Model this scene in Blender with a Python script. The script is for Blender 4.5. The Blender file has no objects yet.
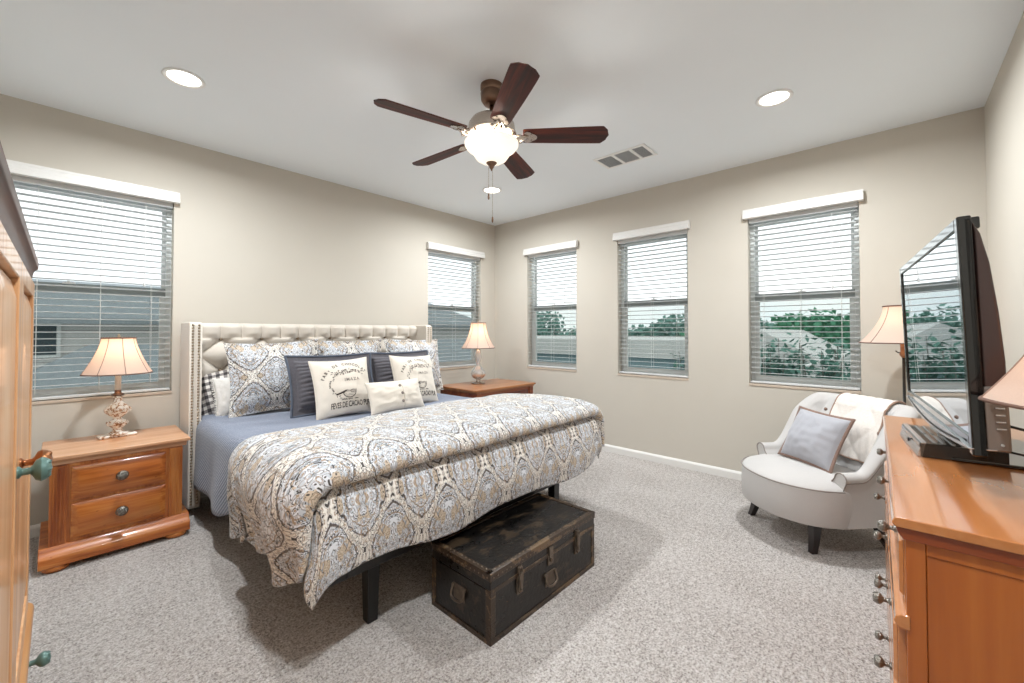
import bpy, bmesh, math, random
from mathutils import Vector, Matrix, noise, Euler
random.seed(7)
PI = math.pi
SC = bpy.context.scene
COL = SC.collection

# ------------------------------------------------------------------ camera, sky, exposure
cam_d = bpy.data.cameras.new('camera')
cam_d.sensor_width = 36.0
cam_d.lens = 413.83 / 1024 * 36
cam_d.shift_y = -(341.5 - 324.5) / 1024
cam_d.clip_start = 0.02
cam_d.clip_end = 400
cam = bpy.data.objects.new('camera', cam_d)
cam.location = (0, 0, 1.288)
cam.rotation_euler = (PI / 2 + 0.01769, 0, 0.74164 - PI / 2)
COL.objects.link(cam)
SC.camera = cam

w = bpy.data.worlds.new('sky')
SC.world = w
w.use_nodes = True
wn = w.node_tree
wn.nodes.clear()
wo = wn.nodes.new('ShaderNodeOutputWorld')
wb = wn.nodes.new('ShaderNodeBackground')
wt = wn.nodes.new('ShaderNodeTexCoord')
wx = wn.nodes.new('ShaderNodeMapping')
wx.inputs['Scale'].default_value = (1, 1, 3)
wnz = wn.nodes.new('ShaderNodeTexNoise')
wnz.inputs['Scale'].default_value = 2.5
wnz.inputs['Detail'].default_value = 5
wr = wn.nodes.new('ShaderNodeValToRGB')
wr.color_ramp.elements[0].position = 0.35
wr.color_ramp.elements[0].color = (0.88, 0.94, 1.0, 1)
wr.color_ramp.elements[1].position = 0.6
wr.color_ramp.elements[1].color = (0.98, 0.99, 1.0, 1)
wn.links.new(wt.outputs['Generated'], wx.inputs[0])
wn.links.new(wx.outputs[0], wnz.inputs['Vector'])
wn.links.new(wnz.outputs[0], wr.inputs[0])
wn.links.new(wr.outputs[0], wb.inputs[0])
wb.inputs[1].default_value = 1.15
wn.links.new(wb.outputs[0], wo.inputs[0])

SC.view_settings.view_transform = 'Standard'
SC.view_settings.look = 'None'
SC.view_settings.gamma = 1
SC.view_settings.use_curve_mapping = False
SC.view_settings.exposure = 0.72
CAN_W, FAN_W, LAMP_W = 22.5, 5.0, 0.6

# ------------------------------------------------------------------ material helpers
def lin(h):
    if isinstance(h, str):
        h = h.lstrip('#')
        c = [int(h[i:i + 2], 16) / 255 for i in (0, 2, 4)]
        return tuple([x / 12.92 if x <= 0.04045 else ((x + 0.055) / 1.055) ** 2.4 for x in c]) + (1,)
    return h

class NT:
    def __init__(s, name):
        s.m = bpy.data.materials.new(name)
        s.m.use_nodes = True
        s.t = s.m.node_tree
        s.t.nodes.clear()
        s.out = s.t.nodes.new('ShaderNodeOutputMaterial')
    def node(s, ty, **kw):
        n = s.t.nodes.new(ty)
        for k, v in kw.items():
            setattr(n, k, v)
        return n
    def put(s, sock, v):
        if hasattr(v, 'links') and hasattr(v, 'node'):
            s.t.links.new(v, sock)
        else:
            sock.default_value = v
    def math(s, op, a, b=0.0, c=0.0, clamp=False):
        n = s.node('ShaderNodeMath', operation=op)
        n.use_clamp = clamp
        s.put(n.inputs[0], a); s.put(n.inputs[1], b); s.put(n.inputs[2], c)
        return n.outputs[0]
    def mix(s, f, a, b, blend='MIX'):
        n = s.node('ShaderNodeMix', data_type='RGBA', blend_type=blend)
        s.put(n.inputs[0], f); s.put(n.inputs[6], lin(a) if isinstance(a, str) else a)
        s.put(n.inputs[7], lin(b) if isinstance(b, str) else b)
        return n.outputs[2]
    def coord(s, kind='Object', scale=(1, 1, 1), rot=(0, 0, 0)):
        c = s.node('ShaderNodeTexCoord')
        m = s.node('ShaderNodeMapping')
        m.inputs['Scale'].default_value = scale
        m.inputs['Rotation'].default_value = rot
        s.t.links.new(c.outputs[kind], m.inputs[0])
        return m.outputs[0]
    def noise(s, vec, scale=5, detail=3, rough=0.5, dist=0.0):
        n = s.node('ShaderNodeTexNoise')
        s.put(n.inputs['Vector'], vec)
        n.inputs['Scale'].default_value = scale
        n.inputs['Detail'].default_value = detail
        n.inputs['Roughness'].default_value = rough
        n.inputs['Distortion'].default_value = dist
        return n.outputs[0]
    def ramp(s, f, stops, interp='LINEAR'):
        n = s.node('ShaderNodeValToRGB')
        r = n.color_ramp
        r.interpolation = interp
        while len(r.elements) < len(stops):
            r.elements.new(0.5)
        for e, (p, c) in zip(r.elements, stops):
            e.position = p; e.color = lin(c)
        s.put(n.inputs[0], f)
        return n.outputs[0]
    def bump(s, h, strength=0.3, dist=0.01):
        n = s.node('ShaderNodeBump')
        n.inputs['Strength'].default_value = strength
        n.inputs['Distance'].default_value = dist
        s.put(n.inputs['Height'], h)
        return n.outputs[0]
    def bsdf(s, color, rough=0.5, metal=0.0, normal=None, coat=0.0, sheen=0.0, spec=0.5, **kw):
        b = s.node('ShaderNodeBsdfPrincipled')
        s.put(b.inputs['Base Color'], lin(color) if isinstance(color, str) else color)
        s.put(b.inputs['Roughness'], rough)
        b.inputs['Metallic'].default_value = metal
        b.inputs['Specular IOR Level'].default_value = spec
        b.inputs['Coat Weight'].default_value = coat
        b.inputs['Coat Roughness'].default_value = 0.08
        b.inputs['Sheen Weight'].default_value = sheen
        for k, v in kw.items():
            s.put(b.inputs[k], v)
        if normal is not None:
            s.put(b.inputs['Normal'], normal)
        s.t.links.new(b.outputs[0], s.out.inputs[0])
        return b
    def done(s, sh=None):
        if sh is not None:
            s.t.links.new(sh, s.out.inputs[0])
        return s.m

def plain(name, color, rough=0.5, metal=0.0, var=0.06, nscale=8, bump=0.0, coat=0.0, sheen=0.0, spec=0.5, bscale=60):
    n = NT(name)
    v = n.coord()
    f = n.noise(v, nscale, 4)
    c = lin(color)
    d = tuple(x * (1 - var) for x in c[:3]) + (1,)
    e = tuple(min(1, x * (1 + var)) for x in c[:3]) + (1,)
    col = n.mix(f, d, e)
    nm = n.bump(n.noise(v, bscale, 3), bump, 0.01) if bump else None
    n.bsdf(col, rough, metal, nm, coat, sheen, spec)
    return n.done()

def wood(name, dark, mid, light, axis=0, scale=1.0, rough=0.35, coat=0.35, knots=False, streak=1.0):
    n = NT(name)
    sc = [14.0 * scale] * 3
    sc[axis] = 1.1 * scale
    v = n.coord('Object', tuple(sc))
    f1 = n.noise(v, 1.0, 5, 0.6, 0.8)
    sc2 = [60.0 * scale] * 3; sc2[axis] = 3.0 * scale
    f2 = n.noise(n.coord('Object', tuple(sc2)), 1.0, 3, 0.6)
    f = n.math('ADD', n.math('MULTIPLY', f1, 0.75 * streak), n.math('MULTIPLY', f2, 0.25))
    if streak < 1:
        f = n.math('ADD', f, 0.5 * 0.75 * (1 - streak))
    col = n.ramp(f, [(0.36, dark), (0.5, mid), (0.66, light)])
    if knots:
        vk = n.node('ShaderNodeTexVoronoi')
        sk = [7.0] * 3; sk[axis] = 3.5
        n.put(vk.inputs['Vector'], n.coord('Object', tuple(sk)))
        k = n.math('LESS_THAN', vk.outputs['Distance'], 0.1)
        col = n.mix(n.math('MULTIPLY', k, 0.7), col, dark)
    n.bsdf(col, rough, 0, n.bump(f2, 0.05, 0.002), coat)
    return n.done()

M = {}
# plaster walls with orange peel texture
def wallmat(name, c1, c2, bump=0.15):
    n = NT(name)
    v = n.coord()
    col = n.mix(n.noise(v, 1.5, 3), c1, c2)
    n.bsdf(col, 0.85, 0, n.bump(n.noise(v, 120, 3), bump, 0.002), spec=0.2)
    return n.done()
M['wall'] = wallmat('wall_paint', '#c8c1b5', '#cdc7bc')
M['ceil'] = wallmat('ceiling_paint', '#eaf0f4', '#eff4f8', 0.1)
M['trim'] = plain('trim_white', '#e6e4e0', 0.4, var=0.02)
M['blind'] = plain('blind_white', '#d2d4d4', 0.45, var=0.02)
M['cord'] = plain('blind_cord', '#dcdcd8', 0.8, var=0.05)
M['sash'] = plain('window_vinyl', '#dadedd', 0.5, var=0.03)
M['rail'] = plain('window_rail', '#8d9492', 0.5, var=0.03)
M['sillwood'] = plain('sill_edge', '#c9b9a8', 0.5, var=0.05)

def carpet():
    n = NT('carpet_pile')
    v = n.coord()
    fine = n.noise(v, 110, 3, 0.75)
    mid = n.noise(v, 38, 4, 0.7)
    big = n.noise(n.coord('Object', (1.4, 0.8, 1), (0, 0, 0.6)), 1.6, 4, 0.6, 0.6)
    f = n.math('ADD', n.math('MULTIPLY', fine, 0.60), n.math('ADD', n.math('MULTIPLY', mid, 0.30), n.math('MULTIPLY', big, 0.10)))
    col = n.ramp(f, [(0.38, '#82776f'), (0.46, '#c2b8b1'), (0.53, '#e6dfda'), (0.62, '#fcf8f5')])
    h = n.math('ADD', n.math('MULTIPLY', fine, 0.6), n.math('MULTIPLY', mid, 0.9))
    n.bsdf(col, 0.95, 0, n.bump(h, 1.0, 0.03), sheen=0.2, spec=0.1)
    return n.done()
M['carpet'] = carpet()

M['pineH'] = wood('alder_wood_side_grain', '#8a3f12', '#b8672a', '#d28c48', 0, 1.0, knots=True)
M['pineV'] = wood('alder_wood_upright_grain', '#8f4416', '#ba6c2e', '#d49250', 2, 1.0)
M['pineY'] = wood('alder_wood_cross_grain', '#8f4a1c', '#c07a3a', '#dba162', 1, 1.0)
M['pineTop'] = wood('alder_wood_top', '#b5774a', '#d09d76', '#e0b48e', 0, 0.9, 0.3, 0.5)
M['mapleX'] = wood('maple_wood_long_grain', '#ab6632', '#ba7641', '#c88853', 0, 0.5, 0.22, 0.8, streak=0.5)
M['mapleY'] = wood('maple_wood_cross_grain', '#8e4412', '#a8591c', '#bb6c2a', 1, 0.5, 0.35, 0.3, streak=0.5)
M['mapleZ'] = wood('maple_wood_upright_grain', '#8e4412', '#a8591c', '#bb6c2a', 2, 0.5, 0.35, 0.3, streak=0.5)
M['mapleDark'] = wood('maple_wood_moulding', '#6e2a0c', '#853b14', '#9a4c20', 1, 0.6, 0.3, 0.4, streak=0.6)
M['armZ'] = wood('oak_wood_upright_grain', '#b47d4e', '#cc9a6c', '#dcb48a', 2, 0.8, 0.38, 0.35, streak=0.8)
M['armY'] = wood('oak_wood_cross_grain', '#a8703f', '#c28e5c', '#d4a878', 1, 0.8, 0.38, 0.3, streak=0.8)
M['cornice'] = wood('cornice_wood', '#2c140b', '#4a2414', '#643820', 1, 0.8, 0.5, 0.1)
M['cherry'] = wood('cherry_wood', '#5a2412', '#84401f', '#9c5730', 0, 0.8, 0.3, 0.5)
M['cherryTop'] = wood('cherry_wood_top', '#8a4e26', '#a5683a', '#b87c4c', 0, 0.8, 0.3, 0.5)
M['cherryPanel'] = wood('cherry_wood_panel', '#3c1008', '#561a0e', '#702a18', 2, 0.8, 0.3, 0.5)
M['blade'] = wood('fan_blade_wood', '#1c0602', '#461407', '#7a2e12', 0, 1.2, 0.6, 0.0)
M['blackwood'] = plain('black_wood', '#0c0a08', 0.35, var=0.2, coat=0.2)
M['darkleg'] = plain('espresso_leg_wood', '#1d1210', 0.3, var=0.2, coat=0.3)
M['nickel'] = plain('brushed_nickel', '#b9aea4', 0.24, 1.0, var=0.1, nscale=40)
M['bronze'] = plain('antique_nickel', '#7d6455', 0.3, 1.0, var=0.15, nscale=30)
M['pewter'] = plain('pewter_knob', '#8f8b84', 0.3, 1.0, var=0.35, nscale=120, bump=0.6, bscale=150)
M['dial'] = plain('patina_knob', '#5e7c76', 0.35, 0.3, var=0.2, nscale=60)
M['nail'] = plain('nailhead_pewter', '#a89a86', 0.3, 1.0, var=0.2)
M['linen'] = plain('headboard_linen', '#d2c9bd', 0.8, var=0.04, nscale=300, bump=0.15, bscale=400, sheen=0.3)
M['button'] = plain('tuft_button', '#8f7d68', 0.8, var=0.08)
M['black'] = plain('gloss_black', '#0a0a0b', 0.12, var=0.1, coat=0.5)
M['blackmat'] = plain('matte_black', '#141414', 0.5, var=0.1)
M['housing'] = plain('tv_housing', '#35201e', 0.28, var=0.1, coat=0.4)
M['silver'] = plain('silver_plastic', '#b9bbbd', 0.25, 0.85, var=0.04)
M['greyplast'] = plain('grey_plastic', '#6f6660', 0.4, var=0.05)
M['whiteplast'] = plain('white_plastic', '#ececea', 0.4, var=0.02)
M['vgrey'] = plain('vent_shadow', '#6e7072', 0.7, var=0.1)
M['vlight'] = plain('vent_vane', '#b4b6b8', 0.5, var=0.05)

n = NT('tv_screen_glass')
n.bsdf('#1a1d20', 0.015, 1.0, spec=1.0)
n.m.node_tree.nodes['Principled BSDF'].inputs['Base Color'].default_value = (0.62, 0.66, 0.7, 1)
M['screen'] = n.done()

n = NT('window_glass')
tr = n.node('ShaderNodeBsdfTransparent'); tr.inputs[0].default_value = (0.95, 0.97, 0.96, 1)
gl = n.node('ShaderNodeBsdfGlossy'); gl.inputs['Roughness'].default_value = 0.01
lw = n.node('ShaderNodeLayerWeight'); lw.inputs[0].default_value = 0.15
mx = n.node('ShaderNodeMixShader')
n.put(mx.inputs[0], n.math('MULTIPLY', lw.outputs['Fresnel'], 0.35))
n.t.links.new(tr.outputs[0], mx.inputs[1]); n.t.links.new(gl.outputs[0], mx.inputs[2])
M['glass'] = n.done(mx.outputs[0])

n = NT('insect_screen')
tr = n.node('ShaderNodeBsdfTransparent'); tr.inputs[0].default_value = (0.78, 0.80, 0.79, 1)
df = n.node('ShaderNodeBsdfDiffuse'); df.inputs[0].default_value = lin('#6a7c80')
mx = n.node('ShaderNodeMixShader'); mx.inputs[0].default_value = 0.06
n.t.links.new(tr.outputs[0], mx.inputs[1]); n.t.links.new(df.outputs[0], mx.inputs[2])
M['mesh'] = n.done(mx.outputs[0])

def emis(name, color, strength):
    n = NT(name)
    e = n.node('ShaderNodeEmission'); e.inputs[0].default_value = lin(color); e.inputs[1].default_value = strength
    return n.done(e.outputs[0])
M['can'] = emis('downlight_lens', '#fff6ea', 6.0)
def shade_mat(name, c, glow):
    n = NT(name)
    v = n.coord()
    d = n.node('ShaderNodeBsdfDiffuse')
    n.put(d.inputs[0], n.mix(n.noise(v, 300, 2), c, '#f2e2d4'))
    t = n.node('ShaderNodeBsdfTranslucent'); n.put(t.inputs[0], lin('#f3d0bb'))
    mx = n.node('ShaderNodeMixShader'); mx.inputs[0].default_value = glow
    n.t.links.new(d.outputs[0], mx.inputs[1]); n.t.links.new(t.outputs[0], mx.inputs[2])
    return n.done(mx.outputs[0])
M['shade'] = shade_mat('lamp_shade_silk', '#dccbc0', 0.5)
M['shadetrim'] = plain('shade_braid', '#6e5144', 0.8, var=0.1)
M['ribs'] = plain('shade_seam', '#a08070', 0.8, var=0.1)
n = NT('frosted_bowl_glass')
d = n.node('ShaderNodeBsdfDiffuse'); d.inputs[0].default_value = lin('#f3efe8')
e = n.node('ShaderNodeEmission'); e.inputs[0].default_value = lin('#fff0dc'); e.inputs[1].default_value = 0.5
a = n.node('ShaderNodeAddShader')
n.t.links.new(d.outputs[0], a.inputs[0]); n.t.links.new(e.outputs[0], a.inputs[1])
M['bowl'] = n.done(a.outputs[0])
n = NT('clear_lamp_glass')
n.bsdf('#eceae7', 0.10, 0.6, None, 0.5, 0, 0.8, **{'Transmission Weight': 0.3, 'IOR': 1.45})
M['crystal'] = n.done()
n = NT('painted_ceramic')
v = n.coord()
f = n.noise(v, 34, 4, 0.6, 1.5)
col = n.ramp(f, [(0.40, '#8a5a34'), (0.46, '#c9a27c'), (0.50, '#efe6da'), (0.66, '#f4ede4')])
n.bsdf(col, 0.3, 0, None, 0.4)
M['ceramic'] = n.done()

# paisley damask cloth : mirrored noise gives symmetrical ornament inside an ogee lattice
def damask(name, P=0.30, Q=0.46, base='#dcdfe4', bright=1.0):
    n = NT(name)
    c = n.node('ShaderNodeUVMap')
    sp = n.node('ShaderNodeSeparateXYZ')
    n.t.links.new(c.outputs[0], sp.inputs[0])
    wob = n.noise(c.outputs[0], 3.0, 1)
    a = n.math('ADD', n.math('DIVIDE', sp.outputs[0], P), n.math('MULTIPLY', wob, 0.12))
    b = n.math('DIVIDE', sp.outputs[1], Q)
    ca = n.math('COSINE', n.math('MULTIPLY', a, 2 * PI))
    cb = n.math('COSINE', n.math('MULTIPLY', b, 2 * PI))
    ma = n.math('PINGPONG', a, 0.5)
    mb = n.math('PINGPONG', n.math('MULTIPLY', b, 1.0), 1.0)
    cv = n.node('ShaderNodeCombineXYZ')
    n.put(cv.inputs[0], ma); n.put(cv.inputs[1], mb)
    n1 = n.noise(cv.outputs[0], 5.0, 2, 0.5, 1.2)
    n2 = n.noise(cv.outputs[0], 11.5, 0, 0.5, 2.4)
    n3 = n.noise(cv.outputs[0], 13.0, 1, 0.5, 0.6)
    f = n.math('ADD', n.math('ADD', ca, cb), n.math('MULTIPLY', n.math('SUBTRACT', n1, 0.5), 1.0))
    fa = n.math('ABSOLUTE', f)
    # fills
    col = n.mix(n.math('GREATER_THAN', n3, 0.56), base, '#c3c9d0')
    col = n.mix(n.math('GREATER_THAN', n1, 0.59), col, '#cdbda8')
    col = n.mix(n.math('LESS_THAN', n3, 0.38), col, '#b0b7bf')
    col = n.mix(n.math('LESS_THAN', fa, 0.26), col, '#e8e4dd')
    # tan double outline and dark ogee line
    d1 = n.math('ABSOLUTE', n.math('SUBTRACT', fa, 0.36))
    col = n.mix(n.math('LESS_THAN', d1, 0.06), col, '#5a5452')
    d2 = n.math('ABSOLUTE', n.math('SUBTRACT', fa, 0.95))
    col = n.mix(n.math('LESS_THAN', d2, 0.05), col, '#a3917f')
    d3 = n.math('ABSOLUTE', n.math('SUBTRACT', n2, 0.5))
    col = n.mix(n.math('LESS_THAN', d3, 0.030), col, '#44403e')
    d4 = n.math('ABSOLUTE', n.math('SUBTRACT', n2, 0.61))
    col = n.mix(n.math('LESS_THAN', d4, 0.030), col, '#a08b76')
    col = n.mix(n.math('LESS_THAN', n2, 0.27), col, '#4a4543')
    wv = n.noise(c.outputs[0], 900, 1)
    n.bsdf(col, 0.75, 0, n.bump(wv, 0.1, 0.001), sheen=0.15, spec=0.25)
    return n.done()
M['damask'] = damask('damask_cotton', 0.27, 0.42)
M['damask2'] = damask('damask_sham_cotton', 0.34, 0.40)

n = NT('blue_coverlet_weave')
c = n.node('ShaderNodeUVMap')
wv = n.node('ShaderNodeTexWave'); wv.wave_type = 'BANDS'; wv.bands_direction = 'DIAGONAL'
n.t.links.new(c.outputs[0], wv.inputs['Vector']); wv.inputs['Scale'].default_value = 24; wv.inputs['Distortion'].default_value = 1.0; wv.inputs['Detail Scale'].default_value = 2
nf = n.noise(c.outputs[0], 160, 3, 0.7)
big = n.noise(c.outputs[0], 3, 3)
f = n.math('ADD', n.math('MULTIPLY', wv.outputs[1], 0.35), n.math('ADD', n.math('MULTIPLY', nf, 0.5), n.math('MULTIPLY', big, 0.15)))
col = n.ramp(f, [(0.25, '#485062'), (0.5, '#798193'), (0.75, '#a9b0be')])
n.bsdf(col, 0.85, 0, n.bump(f, 0.5, 0.006), sheen=0.2, spec=0.2)
M['coverlet'] = n.done()

n = NT('gingham_check')
c = n.node('ShaderNodeUVMap'); sp = n.node('ShaderNodeSeparateXYZ')
n.t.links.new(c.outputs[0], sp.inputs[0])
gx = n.math('GREATER_THAN', n.math('FRACT', n.math('MULTIPLY', sp.outputs[0], 20)), 0.5)
gy = n.math('GREATER_THAN', n.math('FRACT', n.math('MULTIPLY', sp.outputs[1], 20)), 0.5)
col = n.ramp(n.math('MULTIPLY', n.math('ADD', gx, gy), 0.5), [(0.0, '#e9e4dd'), (0.4, '#8b8583'), (0.8, '#3b3838')], 'CONSTANT')
n.bsdf(col, 0.85)
M['gingham'] = n.done()

def fabric(name, c1, c2, scale=250, bump=0.3, sheen=0.2):
    n = NT(name)
    v = n.coord()
    f = n.noise(v, scale, 3, 0.6)
    g = n.noise(v, 6, 3)
    n.bsdf(n.mix(n.math('ADD', n.math('MULTIPLY', f, 0.7), n.math('MULTIPLY', g, 0.3)), c1, c2), 0.85, 0, n.bump(f, bump, 0.003), sheen=sheen, spec=0.2)
    return n.done()
M['white'] = fabric('white_chenille', '#d9d5cf', '#f2efea', 120, 0.6)
M['cream'] = fabric('cream_canvas', '#ddd3c5', '#ece4d8', 260, 0.15)
M['charcoal'] = fabric('charcoal_satin', '#46444a', '#6c696e', 90, 0.25)
M['navy'] = fabric('slate_velvet_edge', '#464c58', '#626a78', 90, 0.25)
M['greige'] = fabric('chair_linen', '#b8b5b3', '#d0cdca', 350, 0.15)
M['piping'] = fabric('chair_piping', '#8c847e', '#a39b94', 350, 0.1)
M['knit'] = fabric('cream_knit', '#d6cdc4', '#eee8e1', 90, 1.0)
M['binding'] = fabric('throw_binding', '#8a6f60', '#a58a7a', 200, 0.2)
M['bluegrey'] = fabric('grey_blue_linen', '#9fa0a6', '#b9b9bf', 300, 0.15)
M['taupe'] = fabric('taupe_flange', '#7a645a', '#94796c', 200, 0.2)
M['ink'] = plain('printed_ink', '#3a302a', 0.8, var=0.25, nscale=60)
M['inkgrey'] = plain('faded_ink', '#8b8078', 0.8, var=0.2, nscale=60)
M['red'] = plain('dark_red_cloth', '#6b1c1c', 0.8, var=0.1)

def trunkmat(name, base, worn, thr=0.58, axis=0):
    n = NT(name)
    sc = [16.0] * 3; sc[axis] = 3.0
    a = n.noise(n.coord('Object', tuple(sc)), 1.0, 6, 0.7, 0.6)
    b = n.noise(n.coord(), 7, 5, 0.7)
    f = n.math('ADD', n.math('MULTIPLY', a, 0.55), n.math('MULTIPLY', b, 0.45))
    col = n.ramp(f, [(thr - 0.16, base), (thr - 0.02, base), (thr, worn), (thr + 0.1, worn)])
    g = n.noise(n.coord(), 60, 3)
    rr = n.math('ADD', n.math('MULTIPLY', f, 0.5), 0.06)
    n.bsdf(col, rr, 0.15, n.bump(n.math('ADD', g, f), 0.3, 0.004), spec=0.6)
    return n.done()
M['trunk'] = trunkmat('worn_dark_metal', '#17110c', '#3a2f23', 0.57)
M['trunktop'] = trunkmat('scraped_black_lid', '#070605', '#3c3023', 0.55)
M['trunkedge'] = trunkmat('worn_edge_band', '#3a2b1d', '#6b553c', 0.54)
M['iron'] = plain('rusty_iron', '#766a5e', 0.4, 0.8, var=0.4, nscale=50)

# outdoors
def ext(name, c1, c2, scale=4, bump=0.0):
    n = NT(name)
    v = n.coord()
    n.bsdf(n.mix(n.noise(v, scale, 5, 0.65), c1, c2), 0.9, 0, spec=0.1)
    return n.done()
M['siding'] = NT('lap_siding')
n = M['siding']; v = n.coord(); sp = n.node('ShaderNodeSeparateXYZ'); n.t.links.new(v, sp.inputs[0])
fr = n.math('FRACT', n.math('MULTIPLY', sp.outputs[2], 6.5))
n.bsdf(n.mix(n.math('LESS_THAN', fr, 0.12), '#dad7d4', '#a8a4a1'), 0.9); M['siding'] = n.done()
M['sidingpale'] = ext('pale_siding', '#d4d7d8', '#e0e2e2')
M['shingle'] = ext('roof_shingles', '#777d81', '#a3a8ab', 10)
M['roofwhite'] = ext('pale_flat_roof', '#d2d0cd', '#dedcda', 0.3)
M['extwall'] = ext('pale_block_wall', '#8fa6ad', '#a0b4ba', 0.5)
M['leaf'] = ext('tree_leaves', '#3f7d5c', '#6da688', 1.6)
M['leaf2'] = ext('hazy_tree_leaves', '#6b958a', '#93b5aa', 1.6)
M['shrub'] = ext('shrub_leaves', '#4a7266', '#7a9f92', 3)
M['bark'] = ext('bark', '#77726c', '#96908a', 8)
M['ground'] = ext('outdoor_ground', '#8a958f', '#a3a9a4', 0.4)
M['pool'] = ext('blue_cover', '#4f8f9c', '#66a6b0', 1)
M['extglass'] = plain('dark_house_glass', '#39464c', 0.2)

# ------------------------------------------------------------------ mesh builder
class MB:
    def __init__(s):
        s.v = []; s.f = []; s.uv = []
    def add(s, vs, fs, M4=None):
        o = len(s.v)
        for p in vs:
            p = Vector(p)
            s.v.append(tuple(M4 @ p) if M4 is not None else tuple(p))
        for f in fs:
            s.f.append(tuple(i + o for i in f))
        return s
    def box(s, x0, x1, y0, y1, z0, z1, M4=None):
        vs = [(x0, y0, z0), (x1, y0, z0), (x1, y1, z0), (x0, y1, z0), (x0, y0, z1), (x1, y0, z1), (x1, y1, z1), (x0, y1, z1)]
        return s.add(vs, [(0, 3, 2, 1), (4, 5, 6, 7), (0, 1, 5, 4), (1, 2, 6, 5), (2, 3, 7, 6), (3, 0, 4, 7)], M4)
    def frustum(s, x0, x1, y0, y1, z0, z1, inx=0.0, iny=0.0, M4=None):
        """box whose top (z1) is inset"""
        vs = [(x0, y0, z0), (x1, y0, z0), (x1, y1, z0), (x0, y1, z0), (x0 + inx, y0 + iny, z1), (x1 - inx, y0 + iny, z1), (x1 - inx, y1 - iny, z1), (x0 + inx, y1 - iny, z1)]
        return s.add(vs, [(0, 3, 2, 1), (4, 5, 6, 7), (0, 1, 5, 4), (1, 2, 6, 5), (2, 3, 7, 6), (3, 0, 4, 7)], M4)
    def lathe(s, prof, n=24, M4=None, cap=True, sx=1, sy=1):
        vs = []; fs = []
        for r, z in prof:
            for k in range(n):
                a = 2 * PI * k / n
                vs.append((r * math.cos(a) * sx, r * math.sin(a) * sy, z))
        for i in range(len(prof) - 1):
            for k in range(n):
                a = i * n + k; b = i * n + (k + 1) % n
                fs.append((a, b, b + n, a + n))
        if cap:
            fs.append(tuple(reversed(range(n))))
            fs.append(tuple((len(prof) - 1) * n + k for k in range(n)))
        return s.add(vs, fs, M4)
    def tube(s, pts, r, n=8, M4=None, cap=True):
        pts = [Vector(p) for p in pts]
        vs = []; fs = []
        prev = None
        for i, p in enumerate(pts):
            d = (pts[min(i + 1, len(pts) - 1)] - pts[max(i - 1, 0)])
            if d.length < 1e-9: d = Vector((0, 0, 1))
            d.normalize()
            if prev is None:
                u = d.cross(Vector((0, 0, 1)))
                if u.length < 0.1: u = d.cross(Vector((1, 0, 0)))
            else:
                u = prev - d * prev.dot(d)
            u.normalize(); prev = u
            w2 = d.cross(u)
            rr = r[i] if isinstance(r, (list, tuple)) else r
            for k in range(n):
                a = 2 * PI * k / n
                vs.append(tuple(p + (u * math.cos(a) + w2 * math.sin(a)) * rr))
        for i in range(len(pts) - 1):
            for k in range(n):
                a = i * n + k; b = i * n + (k + 1) % n
                fs.append((a, b, b + n, a + n))
        if cap:
            fs.append(tuple(reversed(range(n)))); fs.append(tuple((len(pts) - 1) * n + k for k in range(n)))
        return s.add(vs, fs, M4)
    def prism(s, poly, y0, y1, axis='y', M4=None):
        """extrude a 2D polygon (a,b) along axis. axis y: (a,z); x: (y=a,z=b); z:(x=a,y=b)"""
        n = len(poly); vs = []
        for t in (y0, y1):
            for a, b in poly:
                vs.append({'y': (a, t, b), 'x': (t, a, b), 'z': (a, b, t)}[axis])
        fs = [tuple(range(n)), tuple(reversed(range(n, 2 * n)))]
        for k in range(n):
            fs.append((k, k + n, (k + 1) % n + n, (k + 1) % n))
        return s.add(vs, fs, M4)
    def grid(s, fn, nu, nv, closed_u=False, M4=None):
        vs = []; fs = []
        for j in range(nv + 1):
            for i in range(nu + (0 if closed_u else 1)):
                vs.append(fn(i / nu, j / nv))
        W = nu if closed_u else nu + 1
        for j in range(nv):
            for i in range(nu):
                i2 = (i + 1) % W
                fs.append((j * W + i, j * W + i2, (j + 1) * W + i2, (j + 1) * W + i))
        return s.add(vs, fs, M4)
    def build(s, name, mat, parent=None, smooth=False, bevel=0.0, seg=2, solid=0.0, subsurf=0, uvs=None, auto=None):
        me = bpy.data.meshes.new(name)
        me.from_pydata(s.v, [], s.f)
        me.validate()
        bm = bmesh.new(); bm.from_mesh(me)
        bmesh.ops.recalc_face_normals(bm, faces=bm.faces)
        bm.to_mesh(me); bm.free()
        me.materials.append(mat)
        if uvs is not None:
            ul = me.uv_layers.new(name='UVMap')
            for lp in me.loops:
                ul.data[lp.index].uv = uvs[lp.vertex_index]
        if smooth:
            for p in me.polygons: p.use_smooth = True
            if auto:
                me.set_sharp_from_angle(angle=math.radians(auto))
        o = bpy.data.objects.new(name, me)
        COL.objects.link(o)
        if parent is not None: o.parent = parent
        if bevel:
            b = o.modifiers.new('bevel', 'BEVEL'); b.width = bevel; b.segments = seg; b.limit_method = 'ANGLE'; b.angle_limit = math.radians(40)
            if not smooth:
                for p in me.polygons: p.use_smooth = True
                me.set_sharp_from_angle(angle=math.radians(35))
                b.harden_normals = True
        if solid:
            m = o.modifiers.new('solid', 'SOLIDIFY'); m.thickness = solid; m.offset = 0
        if subsurf:
            m = o.modifiers.new('sub', 'SUBSURF'); m.levels = subsurf; m.render_levels = subsurf
        return o

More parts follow.
